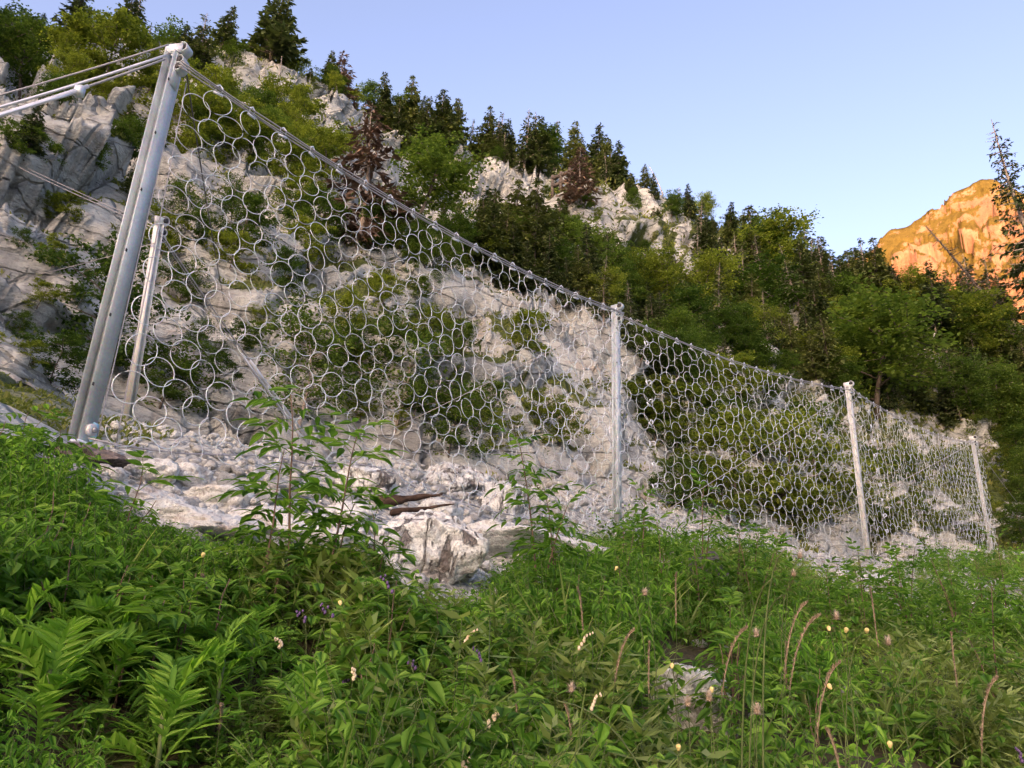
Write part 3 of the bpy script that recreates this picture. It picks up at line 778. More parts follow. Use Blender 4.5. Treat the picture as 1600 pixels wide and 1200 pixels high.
boulder(545, 800, 80, 36, 'boulder', 'grey and white rock beside the rotten log', 507, None, 4)
boulder(300, 805, 230, 42, 'stone_slab', 'broad pale slab below the foot of the near post', 508, None, 4)
boulder(455, 815, 190, 66, 'stone_slab', 'wide cream slab behind the tall elder saplings', 509, None, 4)
boulder(245, 742, 75, 42, 'boulder', 'angular grey block just right of the slim leaning post', 510, None, 4)
boulder(205, 722, 40, 26, 'boulder', 'small pale block at the foot of the slim leaning post', 511, None, 3)
boulder(300, 745, 60, 34, 'boulder', 'pale tilted block beside the angular grey block', 512, None, 3)
boulder(345, 770, 90, 30, 'stone_slab', 'flat pale stone in the rubble left of the elder saplings', 513, None, 3)
boulder(235, 775, 90, 30, 'stone_slab', 'low cream slab under the angular grey block', 514, None, 3)
boulder(12, 935, 90, 52, 'boulder', 'pale grey boulder at the left edge among the leaves', 515, None, 4)
boulder(38, 880, 80, 34, 'boulder', 'lighter stone behind the boulder at the left edge', 516, None, 3)
boulder(1085, 1085, 150, 115, 'boulder', 'large whitish boulder half hidden by weeds at lower right of centre', 517, None, 5)
boulder(605, 1182, 110, 70, 'boulder', 'grey boulder at the bottom edge below the nightshade', 518, None, 4)
boulder(1372, 905, 75, 22, 'stone_slab', 'flat grey-white slab in the scree in front of the third post', 519, None, 3)
boulder(1330, 895, 50, 22, 'stone_slab', 'small bluish slab lying beside the flat grey-white slab', 520, None, 3)
boulder(840, 920, 60, 40, 'boulder', 'dull stone peeping from leaves left of the second post', 521, None, 3)
boulder(1300, 985, 90, 26, 'stone_slab', 'thin pale slab among seed heads at the right', 522, None, 3)
boulder(1090, 925, 130, 100, 'soil_mound', 'dark granular heap of soil right of the second post', 523, plain('dark_gravel_soil', (.035, .032, .030), (.12, .11, .105), 42, .95, 0, 1., .03), 5, rough=.1, cat='soil heap')
boulder(150, 715, 110, 30, 'soil_mound', 'dark crumbly soil and roots at the foot of the near post', 524, plain('crumbly_soil', (.03, .024, .02), (.22, .19, .17), 24, .95, 0, 1., .03), 4, rough=.12, cat='soil heap')
# rotten log
def log(px, py, px2, py2, r, label, m=None):
    a = hit(px, py, 4); b = hit(px2, py2, 4)
    if a is None or b is None: return
    b = a + np.array([.62, .22, .16]) * (np.linalg.norm(a) / 8); a = a + [0, 0, r * .9]; b = b + [0, 0, r * .9]
    P = line(a, b, 0, 16); V, T = tube(P, r * (1 + .08 * np.sin(np.arange(16) * .6)) * np.linspace(1.1, .2, 16), 14)
    V += (V - V.mean(0)) * 0 + np.stack([fbm(V * np.array([3, 14, 14.]), 3, 600 + i) for i in range(3)], 1) * r * .30
    o = obj('rotten_log', mesh('rotten_log', V, T, m or M_ROT)); tag(o, label, 'log')
log(592, 794, 640, 778, .05, 'dark rotten log wedged between the rocks under the first net')
log(612, 806, 660, 798, .03, 'thin broken brown branch below the rotten log')
log(1240, 752, 1290, 736, .05, 'thin fallen pale branch behind the second net', M_SNAG)
log(14, 985, 70, 960, .05, 'short broken pale branch among leaves at the left', M_SNAG)

# loose rubble: the larger pieces one by one, the rest as scree
def rubble(n, xr, yr, s0, s1, label, group):
    for i in range(n):
        px, py = rnd.uniform(*xr), rnd.uniform(*yr); p = hit(px, py, 4)
        if p is None or np.hypot(p[0], p[1]) > 32: continue
        s = (s0 + (s1 - s0) * rnd.random() ** 2.2) / FPX * float(p @ F_) / 2
        o = obj('stone', rnd.choice(stone_me)); o.scale = (s, s, s); o.location = (p[0], p[1], p[2] + s * .22); o.rotation_euler = (rnd.uniform(-.5, .5), rnd.uniform(-.5, .5), rnd.uniform(0, 6.3))
        tag(o, label + ', ' + third(px, *xr), 'stone', group)
rubble(150, (170, 560), (712, 870), 12, 50, 'loose pale limestone chunk in the rubble at the foot of the first net', 'rubble below the first net')
rubble(100, (560, 940), (730, 890), 10, 40, 'loose limestone chunk around the streaked boulder', 'stones around the streaked boulder')
rubble(70, (930, 1340), (770, 900), 7, 24, 'pale stone in the scree fan below the second net', 'larger stones of the scree fan')
rubble(40, (1340, 1600), (860, 970), 7, 26, 'pale stone in the scree below the third net', 'stones below the third net')
rubble(30, (20, 1580), (900, 1180), 16, 50, 'grey stone lying between the weeds', 'stones between the weeds')
g = Geo(); V0, T0 = ico(0); n_sc = 0
cand = vis_ok[(scree[vis_ok] > .45)]
cell = np.hypot(PV[cand][:, 0], PV[cand][:, 1]); wgt = cell ** 2 * 0 + np.clip(cell, 5, 30) ** 1.3; wgt /= wgt.sum()
pick = RG.choice(cand, 9000, p=wgt)
pp = PV[pick] + RG.normal(size=(9000, 3)) * np.array([.07, .07, .0])
sz = (.022 + .075 * RG.random(9000) ** 2.6)
for v in range(5):
    m = np.arange(9000) % 5 == v
    Vv = V0 * np.random.default_rng(v).uniform(.6, 1.15, (12, 1)) * np.array([1, .8, .6])
    g.inst((Vv, T0), mats(pp[m] + np.stack([0 * sz[m], 0 * sz[m], sz[m] * .3], 1), RG.uniform(0, 6.3, m.sum()), RG.uniform(-.6, .6, m.sum()), RG.uniform(-.6, .6, m.sum()), sz[m]))
so = obj('scree', g.mesh('scree', M_SCREE)); tag(so, 'fan of small pale stones under and behind the ring nets', 'scree', kind='stuff')

# ------------------------------------------------------------------ leaf templates
def leaf_tpl(L, Wd, n=3, fold=.3, droop=.25, pw=.75):
    t = np.linspace(0, 1, n + 1); w = np.sin(np.pi * t ** pw) * Wd / 2; w[0] = 0; w[-1] = 0
    V = [(0, L * a, -droop * L * a * a) for a in t]; T = []; li = {}; 
    for sgn in (-1, 1):
        for i in range(1, n):
            li[(sgn, i)] = len(V); V.append((sgn * w[i], L * t[i], -droop * L * t[i] ** 2 + fold * w[i]))
        for i in range(n):
            a, b = i, i + 1
            if i == 0: T.append((a, b, li[(sgn, 1)]))
            elif i == n - 1: T.append((a, b, li[(sgn, i)]))
            else: T += [(a, b, li[(sgn, b)]), (a, li[(sgn, b)], li[(sgn, a)])]
    return np.array(V, float), np.array(T)
DIA = (np.array([(0, 0, 0), (.36, .45, .08), (0, 1, -.12), (-.36, .45, .08)], float), np.array([(0, 1, 2), (0, 2, 3)]))
NEED = (np.array([(0, 0, 0), (.13, .35, -.03), (0, 1, -.10), (-.13, .35, -.03)], float), np.array([(0, 1, 2), (0, 2, 3)]))

# ------------------------------------------------------------------ trees
def broadleaf(seed, nclump, per, leaf, spread=.42, trunk=.022, low=.18, mat_leaf=None, flat=.45, bark=None):
    """unit height tree; leaf size relative to height"""
    g = np.random.default_rng(seed); tr = Geo(); cen = []
    lean = g.normal(size=2) * .05
    zz = np.linspace(0, .9, 8); main = np.stack([lean[0] * zz * 2 + .02 * np.sin(zz * 7 + seed), lean[1] * zz * 2 + .02 * np.cos(zz * 6), zz], 1)
    tr.add(*tube(main, trunk * (1 - zz * .85), 6))
    nl = 12
    for i in range(nl):
        h = low + (.88 - low) * (i + g.random() * .7) / nl; a = i * 2.4 + g.random(); L = spread * (1.05 - abs(h - .42) * 1.15) * g.uniform(.65, 1.15)
        b = np.array([np.interp(h, zz, main[:, c]) for c in range(3)])
        t = np.linspace(0, 1, 6); up = g.uniform(.12, .5)
        br_ = b + np.stack([np.sin(a) * L * t, np.cos(a) * L * t, up * L * t ** .8], 1); tr.add(*tube(br_, trunk * .45 * (1 - t * .8), 4))
        for q in range(3):
            u = g.uniform(.35, 1); c = np.array([np.interp(u, t, br_[:, k]) for k in range(3)]); sd_ = g.normal(size=3) * np.array([.11, .11, .06]); cen.append(c + sd_)
            tr.add(*tube([c, c + sd_], trunk * .16, 3)); cen.append(c)
    cen = np.array(cen)
    ex = main[-1] + g.normal(size=(6, 3)) * np.array([.08, .08, .05]); cen = np.vstack([cen, ex])
    idx = g.integers(0, len(cen), nclump); C = cen[idx] + g.normal(size=(nclump, 3)) * np.array([.06, .06, .045])
    n = nclump * per
    rad_ = np.repeat(g.uniform(.028, .060, nclump), per)
    pos = np.repeat(C, per, 0) + g.normal(size=(n, 3)) * rad_[:, None] * np.array([1, 1, flat])
    lf = Geo(); lf.inst(DIA, mats(pos, g.uniform(0, 6.3, n), g.normal(-.2, .4, n), g.normal(0, .35, n), leaf * g.uniform(.6, 1.3, n)))
    return tr.mesh('trunk', bark or M_BARK), lf.mesh('crown', mat_leaf)
def spruce(seed, mat_leaf, Rb=.20, dens=1.0, dead=False, bark=None, low=.06, bare_top=0, fine=1.0):
    g = np.random.default_rng(seed); tr = Geo(); pos = []; yaw = []; pit = []; sc = []
    zz = np.linspace(0, 1, 9); main = np.stack([.012 * np.sin(zz * 5 + seed), .012 * np.cos(zz * 4 + seed), zz], 1); tr.add(*tube(main, .016 * (1 - zz * .93), 6))
    h = low
    while h < .985:
        k_ = g.integers(4, 7); 
        for i in range(k_):
            if g.random() > .93 * (dens if dead else 1): continue
            a = g.uniform(0, 6.3); L = (Rb * (1 - h) ** .8 + .012) * g.uniform(.55, 1.25)
            t = np.linspace(0, 1, 5); b = main[0] * 0 + np.array([np.interp(h, zz, main[:, 0]), np.interp(h, zz, main[:, 1]), h])
            dr = g.uniform(.05, .5) * (1 - h * .9)
            br_ = b + np.stack([np.sin(a) * L * t, np.cos(a) * L * t, L * (.15 * t - dr * t ** 1.3 + .22 * dr * t ** 4)], 1)
            tr.add(*tube(br_, .0028 * (1 - t * .7) * (1.6 - h), 3))
            if bare_top and h > 1 - bare_top and g.random() < .8: continue
            m = max(4, int(L * 95 / fine ** 1.5 * (dens if not dead else 1.0)))
            for q in range(m):
                u = g.uniform(.12, 1.0) ** .8; p = np.array([np.interp(u, t, br_[:, c]) for c in range(3)])
                pos.append(p + g.normal(size=3) * .004); yaw.append(-a + g.choice((-1, 1)) * g.uniform(.2, 1.2)); pit.append(g.normal(-.35, .35)); sc.append((.026 + .034 * (1 - h)) * fine * g.uniform(.7, 1.5))
        h += g.uniform(.016, .030) * (1.1 if not dead else 1.5)
    lf = Geo(); pos = np.array(pos); lf.inst(NEED, mats(pos, np.array(yaw), np.array(pit), g.normal(0, .5, len(pos)), np.stack([np.array(sc) * (2.0 if not dead else 1.5)] + [np.array(sc) * 1.15] * 2, 1)))
    return tr.mesh('trunk', bark or M_BARK), lf.mesh('crown', mat_leaf)
def snag(seed, m=None, nb=26):
    g = np.random.default_rng(seed); tr = Geo(); zz = np.linspace(0, 1, 9)
    tr.add(*tube(np.stack([.03 * np.sin(zz * 3), .02 * zz, zz], 1), .016 * (1 - zz * .8), 6))
    tw = Geo()
    for i in range(nb):
        h = g.uniform(.35, .97); a = g.uniform(0, 6.3); L = .16 * (1.1 - h) * g.uniform(.4, 1.3); t = np.linspace(0, 1, 4)
        tw.add(*tube(np.array([.03 * math.sin(h * 3), .02 * h, h]) + np.stack([np.sin(a) * L * t, np.cos(a) * L * t, L * (-.3 * t + .15 * t * t)], 1), .0035 * (1 - t * .7), 3))
    return tr.mesh('trunk', m or M_SNAG), tw.mesh('crown', m or M_SNAG)

PRO = {
 'near_bush': [broadleaf(700 + i, 130, 44, .036, .50, .014, .05, [L_BROAD, L_DARK, L_YEL][i]) for i in range(3)],
 'yellow_bush': [broadleaf(710 + i, 130, 40, .042, .55, .014, .05, L_YEL, .35) for i in range(2)],
 'broad': [broadleaf(720 + i, 190, 34, .032, .34, .018, .15, [L_BROAD, L_YEL, L_DARK, L_BROAD][i]) for i in range(4)],
 'slim': [broadleaf(730 + i, 120, 30, .026, .26, .012, .20, [L_BROAD, L_DARK][i], .5, M_BARKL) for i in range(2)],
 'spruce': [spruce(740 + i, [L_SPR, L_SPR, L_SPRY, L_SPRY][i], [.20, .24, .22, .27][i]) for i in range(4)],
 'thin_spruce': [spruce(750 + i, L_SPR, .17, .55, False, M_BARKL, .12, .25) for i in range(2)],
 'dead': [spruce(760 + i, L_DEAD, .23, .9, True, M_BARKL) for i in range(2)],
 'edge_spruce': [spruce(781, L_SPR, .15, .55, False, M_BARKL, .12, .12, .36)],
 'snag': [snag(770)],
 'dark_snag': [snag(772, M_BARK, 90)],
}
NAMES = {'near_bush': 'bush', 'yellow_bush': 'bush', 'broad': 'broadleaf_tree', 'slim': 'young_tree', 'spruce': 'spruce_tree', 'thin_spruce': 'spruce_tree', 'dead': 'dead_spruce', 'snag': 'dead_snag', 'edge_spruce': 'spruce_tree', 'dark_snag': 'dead_snag'}
CATS = {'near_bush': 'bush', 'yellow_bush': 'bush', 'broad': 'tree', 'slim': 'tree', 'spruce': 'spruce', 'thin_spruce': 'spruce', 'dead': 'dead tree', 'snag': 'dead tree', 'edge_spruce': 'spruce', 'dark_snag': 'dead tree'}
TREES = []
def plant_tree(kind, p, H, label, group=None, wide=1.0, lean=(0, 0), var=None):
    t, c = PRO[kind][rnd.randrange(len(PRO[kind])) if var is None else var]
    r = empty(NAMES[kind], (p[0], p[1], p[2] - H * .02)); r.rotation_euler = (lean[0] + rnd.uniform(-.05, .05), lean[1] + rnd.uniform(-.05, .05), rnd.uniform(0, 6.28))
    if lean != (0, 0): r.rotation_euler[2] = 0
    r.scale = (H * wide, H * wide, H); tag(r, label, CATS[kind], group)
    obj('trunk', t, r); obj('crown', c, r); TREES.append((p[0], p[1], H)); return r
def at_pixel(kind, px, py, hpx, label, group=None, wide=1.0, rmin=9, **kw):
    p = hit(px, py, rmin)
    if p is None: return None
    cs = 1.06 / math.cos(math.atan2(p[2], math.hypot(p[0], p[1])))
    return plant_tree(kind, p, hpx / FPX * float(p @ F_) * cs, label, group, wide, **kw)

# crest line pixels, to set trees on the skyline
sel = (np.abs(np.degrees(AZ)) < 46)
crx, cry = pix(PV3[np.arange(nA), crest_row]); crx, cry = crx[sel], cry[sel]
def on_crest(kind, px, hpx, label, group=None, down=0, **kw):
    j = int(np.argmin(np.abs(crx - px))); i0 = np.where(sel)[0][j]
    p = PV3[i0, crest_row[i0] - down]
    cs = 1.06 / math.cos(math.atan2(p[2], math.hypot(p[0], p[1])))
    return plant_tree(kind, p, hpx / FPX * float(p @ F_) * cs, label, group, **kw)
on_crest('spruce', 425, 105, 'broad dark spruce beside the white pole on the upper left skyline', wide=1.35, var=1)
on_crest('snag', 446, 52, 'bare white pole-like dead trunk on the upper left skyline', down=12)
on_crest('dead', 548, 110, 'brown dead spruce breaking the skyline above the first net', wide=1.2, down=10)
at_pixel('dead', 556, 385, 225, 'tall brown dead spruce standing on the slope above the first net', wide=1.25, rmin=20)
at_pixel('dead', 905, 318, 85, 'rusty half dead spruce below the summit of the ridge', wide=1.3, rmin=30)
on_crest('thin_spruce', 885, 85, 'thin see-through spruce with a bare top, tallest on the middle ridge', down=4)
on_crest('snag', 1036, 46, 'small leaning bare snag on the skyline right of the rock knob', lean=(0, -.35))
on_crest('spruce', 1008, 34, 'small lone spruce on the rock knob of the ridge')
on_crest('spruce', 513, 52, 'little spruce on the skyline between the white pole and the dead spruce')
at_pixel('near_bush', 135, 570, 200, 'dark green bush just left of the near post on the rock face', wide=.9, var=1, rmin=8)
at_pixel('near_bush', 82, 600, 80, 'low drooping fir-like bush at the foot of the left rock face', wide=1.3, var=1, rmin=8)
at_pixel('yellow_bush', 1150, 790, 150, 'yellow green bush behind the left half of the second net', wide=1.0, rmin=15)
at_pixel('yellow_bush', 1225, 815, 165, 'widest yellow green bush behind the right half of the second net', wide=1.1, rmin=15)
at_pixel('near_bush', 1275, 735, 110, 'dark bush behind the second net near the post it shares with the third', wide=1.1, var=1, rmin=15)
at_pixel('near_bush', 1065, 795, 80, 'small bush behind the lower part of the second net near the scree', rmin=13)
at_pixel('broad', 1378, 655, 190, 'spreading tree with a bare pale trunk above the third post', wide=1.3, var=0, rmin=20)
at_pixel('slim', 475, 690, 230, 'young tree with thin pale trunk behind the elder saplings and first net', wide=1.0, rmin=10.5)
at_pixel('slim', 618, 700, 230, 'slender leafy tree behind the middle of the first net', wide=1.0, rmin=10.5)
at_pixel('slim', 565, 655, 160, 'smaller slender tree left of the slender leafy tree behind the first net', rmin=10.5)
at_pixel('near_bush', 705, 715, 110, 'round bush at the cliff foot behind the first net', wide=1.2, rmin=10.5)
at_pixel('near_bush', 255, 640, 110, 'bush behind the slim leaning post', wide=1.3, var=0, rmin=9.5)
at_pixel('broad', 655, 345, 125, 'bright green tree right of the tall brown dead spruce', wide=1.2, var=0, rmin=25)
at_pixel('broad', 30, 150, 120, 'vivid green leafy tree at the upper left edge', wide=1.0, var=0, rmin=18)
at_pixel('yellow_bush', 158, 150, 125, 'light green bush above the ropes at the upper left', wide=.8, rmin=18)
# the big spruces that lean in at the right edge
for px, py, h, lab, ln in ((1680, 500, 380, 'tall dark spruce leaning in at the right edge against the orange mountain', (.0, -.12)), (1612, 560, 250, 'thin dark leaning dead tree with bare twigs before the orange mountain', (0, -.42))):
    p = hit(px, py, 40)
    if p is None: p = hit(1590, py, 40)
    H = h / FPX * float(p @ F_) * 1.1
    plant_tree('edge_spruce' if 'dark spruce' in lab else 'dark_snag', p, H, lab, lean=ln, var=0)
# skyline rows
for px in (*range(585, 985, 13), 592, 605, 652, 688, 742, 764, 782, 800, 818, 838, 862, 900, 920, 938, 955, 972):
    kd = rnd.choice(('spruce', 'spruce', 'thin_spruce')); on_crest(kd, px + rnd.uniform(-6, 6), rnd.uniform(40, 88), KW[kd] + ' in the row along the middle of the skyline, ' + third(px, 585, 985), 'trees along the middle skyline', down=rnd.randrange(0, 14), wide=rnd.uniform(.85, 1.2))
for px in range(1030, 1560, 11):
    kd = rnd.choice(('spruce', 'spruce', 'thin_spruce')); on_crest(kd, px + rnd.uniform(-8, 8), rnd.uniform(28, 62), KW[kd] + ' on the forested skyline sloping down to the right, ' + third(px, 1030, 1560), 'trees along the right skyline', down=rnd.randrange(0, 30), wide=rnd.uniform(.9, 1.3))
for px in (-20, 5, 30, 55, 80, 100, 125, 150, 172, 190, 210, 230, 250, 268, 285, 305, 325, 345, 372, 470, 492):
    kd = rnd.choice(('spruce', 'broad', 'thin_spruce', 'spruce')); on_crest(kd, px + rnd.uniform(-6, 6), rnd.uniform(55, 90) if px < 360 else rnd.uniform(35, 50), KW[kd] + ' on the cliff top at the upper left, ' + third(px, -20, 492), 'trees on the upper left cliff top', down=rnd.randrange(0, 16), wide=rnd.uniform(1.0, 1.3))
for px in range(470, 1560, 21):
    kd = rnd.choice(('near_bush', 'broad', 'spruce')); on_crest(kd, px + rnd.uniform(-9, 9), rnd.uniform(20, 40), 'small ' + KW[kd] + ' between the taller trees of the skyline, ' + third(px, 470, 1560), 'low growth along the skyline', down=rnd.randrange(0, 10), wide=rnd.uniform(1.0, 1.4))
# slope woods: (polygon box list, count, kinds, height px range)
def inpoly(x, y, poly):
    r = False; j = len(poly) - 1
    for i in range(len(poly)):
        if (poly[i][1] > y) != (poly[j][1] > y) and x < (poly[j][0] - poly[i][0]) * (y - poly[i][1]) / (poly[j][1] - poly[i][1]) + poly[i][0]: r = not r
        j = i
    return r
def wood(poly, n, kinds, h0, h1, label, group, rmin=16, sep=14, wide=(1.0, 1.35)):
    xs = [p[0] for p in poly]; ys = [p[1] for p in poly]; pts = []; tries = 0
    while len(pts) < n and tries < n * 30:
        tries += 1; x, y = rnd.uniform(min(xs), max(xs)), rnd.uniform(min(ys), max(ys))
        if not inpoly(x, y, poly) or any((x - a) ** 2 + ((y - b) * 1.4) ** 2 < sep * sep for a, b in pts): continue
        pts.append((x, y))
        kd = rnd.choice(kinds); at_pixel(kd, x, y, rnd.uniform(h0, h1), KW[kd] + ' ' + label + ', ' + third(x, min(xs), max(xs)), group, rnd.uniform(*wide), rmin)
wood([(1080, 400), (1290, 445), (1600, 500), (1640, 560), (1640, 640), (1330, 570), (1100, 500)], 85, ['spruce', 'spruce', 'spruce', 'spruce', 'thin_spruce', 'thin_spruce', 'broad'], 60, 115, 'in the dense wood on the upper right slope', 'conifers of the upper right wood', 30, 15, (.95, 1.3))
wood([(900, 470), (1100, 500), (1340, 570), (1640, 650), (1640, 720), (1500, 690), (1340, 630), (1180, 590), (980, 530), (880, 490)], 80, ['broad', 'spruce', 'spruce', 'spruce', 'broad', 'thin_spruce'], 60, 110, 'in the green wood above the second and third nets', 'leafy trees of the middle right wood', 22, 16, (.85, 1.15))
wood([(700, 400), (800, 390), (1000, 440), (1080, 480), (1080, 520), (900, 480), (760, 440)], 34, ['spruce', 'spruce', 'broad', 'spruce'], 60, 120, 'on the slope above the top rope of the first net', 'dark trees above the first net', 22, 17, (.9, 1.25))
for px, py, h in ((800, 395, 115), (832, 425, 150), (760, 385, 95), (868, 425, 115)):
    at_pixel('spruce', px, py, h, 'tall dark spruce standing out in the middle of the slope', 'tall spruces in mid slope', 1.25, 25)
wood([(300, 165), (470, 190), (540, 270), (500, 310), (400, 280), (290, 240)], 24, ['broad', 'yellow_bush', 'yellow_bush', 'broad'], 45, 80, 'on the slope above the near end of the first net', 'shrubs above the first net', 18, 22, (.8, 1.2))
wood([(600, 350), (700, 360), (760, 430), (660, 430), (590, 400)], 12, ['broad', 'near_bush', 'spruce'], 40, 75, 'behind the top rope of the first net', 'shrubs behind the top rope', 18, 20, (.8, 1.1))
wood([(780, 300), (860, 290), (940, 330), (1060, 400), (860, 400), (780, 350)], 16, ['near_bush', 'broad', 'spruce'], 14, 32, 'on the grassy rock slope under the ridge', 'bushes under the ridge', 30, 16)
wood([(240, 330), (520, 330), (720, 470), (900, 600), (940, 720), (700, 700), (480, 650), (260, 600)], 42, ['near_bush', 'slim', 'yellow_bush', 'near_bush'], 30, 72, 'rooted in the cliff seen through the first net', 'bushes on the cliff behind the first net', 11, 30, (.9, 1.4))
wood([(0, 70), (230, 140), (260, 260), (180, 330), (0, 230)], 18, ['broad', 'near_bush', 'yellow_bush', 'spruce'], 40, 80, 'on the upper left cliff around the ropes', 'shrubs on the upper left cliff', 14, 24)
wood([(0, 330), (150, 330), (150, 560), (0, 620)], 9, ['near_bush', 'yellow_bush'], 22, 50, 'growing from a crack in the left rock face', 'plants in the left rock face', 8, 26, (1.0, 1.5))
wood([(960, 540), (1060, 560), (1180, 600), (1200, 640), (1000, 620)], 14, ['broad', 'spruce', 'broad'], 60, 100, 'behind the top rope of the second net', 'trees behind the top rope of the second net', 18, 20, (.9, 1.2))
wood([(985, 600), (1180, 630), (1230, 660), (1230, 730), (1000, 700)], 18, ['near_bush', 'yellow_bush', 'near_bush', 'broad'], 42, 80, 'seen through the upper part of the second net', 'bushes behind the second net', 15, 22, (1.0, 1.4))
wood([(1050, 770), (1200, 780), (1335, 800), (1335, 862), (1200, 822), (1060, 800)], 12, ['yellow_bush', 'near_bush', 'yellow_bush'], 50, 90, 'at the foot of the slope behind the second net', 'bushes low behind the second net', 15, 26, (1.0, 1.5))
wood([(1345, 700), (1540, 740), (1560, 850), (1400, 865), (1345, 800)], 18, ['near_bush', 'yellow_bush', 'yellow_bush'], 30, 58, 'seen through the third net', 'bushes behind the third net', 22, 18, (1.0, 1.4))
wood([(1560, 700), (1640, 700), (1640, 860), (1570, 850)], 9, ['near_bush', 'broad'], 45, 80, 'on the stony slope right of the farthest post', 'bushes right of the farthest post', 22, 18, (1.0, 1.3))
for i in range(14):   # leaning bare trunks in the wood on the right
    px = rnd.uniform(1180, 1600); py = 470 + (px - 1180) * .25 + rnd.uniform(-20, 60)
    kd = rnd.choice(('dark_snag', 'thin_spruce')); at_pixel(kd, px, py, rnd.uniform(80, 130), KW[kd] + ' leaning left in the wood on the right, ' + third(px, 1180, 1600), 'leaning bare trunks in the right wood', 1.0, 30, lean=(0, -rnd.uniform(.1, .4)))
at_pixel('near_bush', 1192, 612, 70, 'bush in front of the rock block above the second net', None, 1.4, 18, var=0)
at_pixel('broad', 1330, 640, 80, 'leafy tree behind the head of the post between second and third nets', None, 1.2, 18, var=0)
# little log railing on the far slope
a = hit(862, 305, 40); b = hit(890, 296, 40)
if a is not None and b is not None:
    rl = empty('log_railing', tuple(a)); tag(rl, 'short brown log railing high on the ridge slope', 'railing')
    for dz in (.9, 1.6):
        g = Geo(); g.add(*tube(line(a * 0 + [0, 0, dz], b - a + [0, 0, dz], 0, 4), .16, 6)); obj('rail', g.mesh('rail', M_BARK), rl)
    for q in (0, .5, 1):
        g = Geo(); c = (b - a) * q; g.add(*tube([c + [0, 0, -.5], c + [0, 0, 1.9]], .14, 6)); obj('upright', g.mesh('upright', M_BARK), rl)

# grass and ground herbs on the ledges
cand = vis_ok[(veg[vis_ok] > .40) & (clf[vis_ok] > .1) | ((veg[vis_ok] > .4) & (rr[vis_ok] < 16))]
ncl = 16000
pick = RG.choice(cand, ncl); per = 6
rp_ = np.repeat(rr[pick], per); pos = np.repeat(PV[pick], per, 0) + RG.normal(size=(ncl * per, 3)) * np.clip(rp_ * .006, .06, .5)[:, None] * np.array([1, 1, .25])
sc = np.clip(rp_ * .0062, .07, .55) * RG.uniform(.5, 1.4, ncl * per)
g = Geo(); g.inst(DIA, mats(pos, RG.uniform(0, 6.3, len(pos)), RG.uniform(.2, 1.4, len(pos)), RG.normal(0, .5, len(pos)), np.stack([sc * .55, sc, sc], 1)))
go = obj('ledge_grass', g.mesh('ledge_grass', L_GRASS)); tag(go, 'grass and low herbs growing on the rock ledges', 'grass', kind='stuff')

# ------------------------------------------------------------------ foreground plants
# height the weeds reach, as the photograph shows them, along the width of the view
VT_X = [-200, 0, 60, 130, 200, 300, 400, 560, 620, 720, 800, 930, 1000, 1150, 1300, 1400, 1500, 1600, 1800]
VT_Y = [690, 690, 725, 790, 815, 838, 850, 855, 905, 915, 880, 842, 862, 872, 905, 912, 882, 885, 880]
def max_h(p, cap, jit=0):
    """plant height that keeps the rubble and the scree in view"""
    px, py = pix(np.array([p]))
    lim = np.interp(px[0], VT_X, VT_Y) + jit
    if py[0] < lim: return 0
    return min(cap, (py[0] - lim) / FPX * float(np.dot(p, F_)) * 1.05)

LF_OV = leaf_tpl(1, .62, 3, .22, .30, .66); LF_LAN = leaf_tpl(1, .44, 3, .25, .38, .72); LF_BIG = leaf_tpl(1, .5, 5, .22, .35, .72)
def stem_pts(g, H, bend=.25, n=7, a=None):
    a = g.uniform(0, 6.3) if a is None else a
    t = np.linspace(0, 1, n); b = bend * g.uniform(.3, 1)
    return np.stack([np.sin(a) * b * H * t ** 1.7 + .01 * np.sin(t * 9), np.cos(a) * b * H * t ** 1.7, H * t * (1 - .15 * b * t)], 1), t
def at(P, t, u): return np.stack([np.interp(u, t, P[:, c]) for c in range(3)], -1)
def herb(seed, H, nst, npair, leaf, tpl, bend=.3, spread=.12, pitch=(-.1, .4), grow=1.0):
    """several leafy stems from one root"""
    g = np.random.default_rng(seed); st = Geo(); lf = Geo()
    for s in range(nst):
        P, t = stem_pts(g, H * g.uniform(.65, 1.1), bend); P = P + np.array([g.normal() * spread, g.normal() * spread, 0]); P[0] -= [0, 0, .05]
        st.add(*tube(P[::2], .0017 * (1 - t[::2] * .6) * (1 + H), 3))
        u = np.repeat(np.linspace(.15, .99, npair) + g.uniform(-.03, .03, npair), 2); yaw0 = np.repeat(np.arange(npair) * 1.57 + g.random(), 2) + np.tile([0, math.pi], npair) + g.normal(0, .3, npair * 2)
        pos = at(P, t, u); sz = leaf * (1.15 - .65 * u ** 3 * grow) * g.uniform(.65, 1.2, len(u))
        lf.inst(tpl, mats(pos, yaw0, g.uniform(pitch[0], pitch[1], len(u)), g.normal(0, .45, len(u)), sz))
    return st.arr(), lf.arr()
def fine_herb(seed, H, n):
    g = np.random.default_rng(seed); st = Geo(); lf = Geo()
    for s in range(n):
        P, t = stem_pts(g, H * g.uniform(.6, 1.1), .5); P = P + np.array([g.normal() * .10, g.normal() * .10, 0]); st.add(*tube(P[::2], .0022 * (1 - t[::2] * .5), 3))
        u = g.uniform(.2, 1, 26); lf.inst(NEED, mats(at(P, t, u), g.uniform(0, 6.3, 26), g.uniform(0, .9, 26), g.normal(0, .4, 26), g.uniform(.055, .10, 26)))
    return st.arr(), lf.arr()
HERB = []
for i in range(4): HERB.append((herb(800 + i, .50, 4, 9, .076, LF_OV, .55, .09, (-.75, .3)), L_UND, 'leafy_weed'))
for i in range(3): HERB.append((herb(810 + i, .62, 3, 10, .092, LF_LAN, .22, .09, (-.85, .15)), L_NET, 'nettle'))
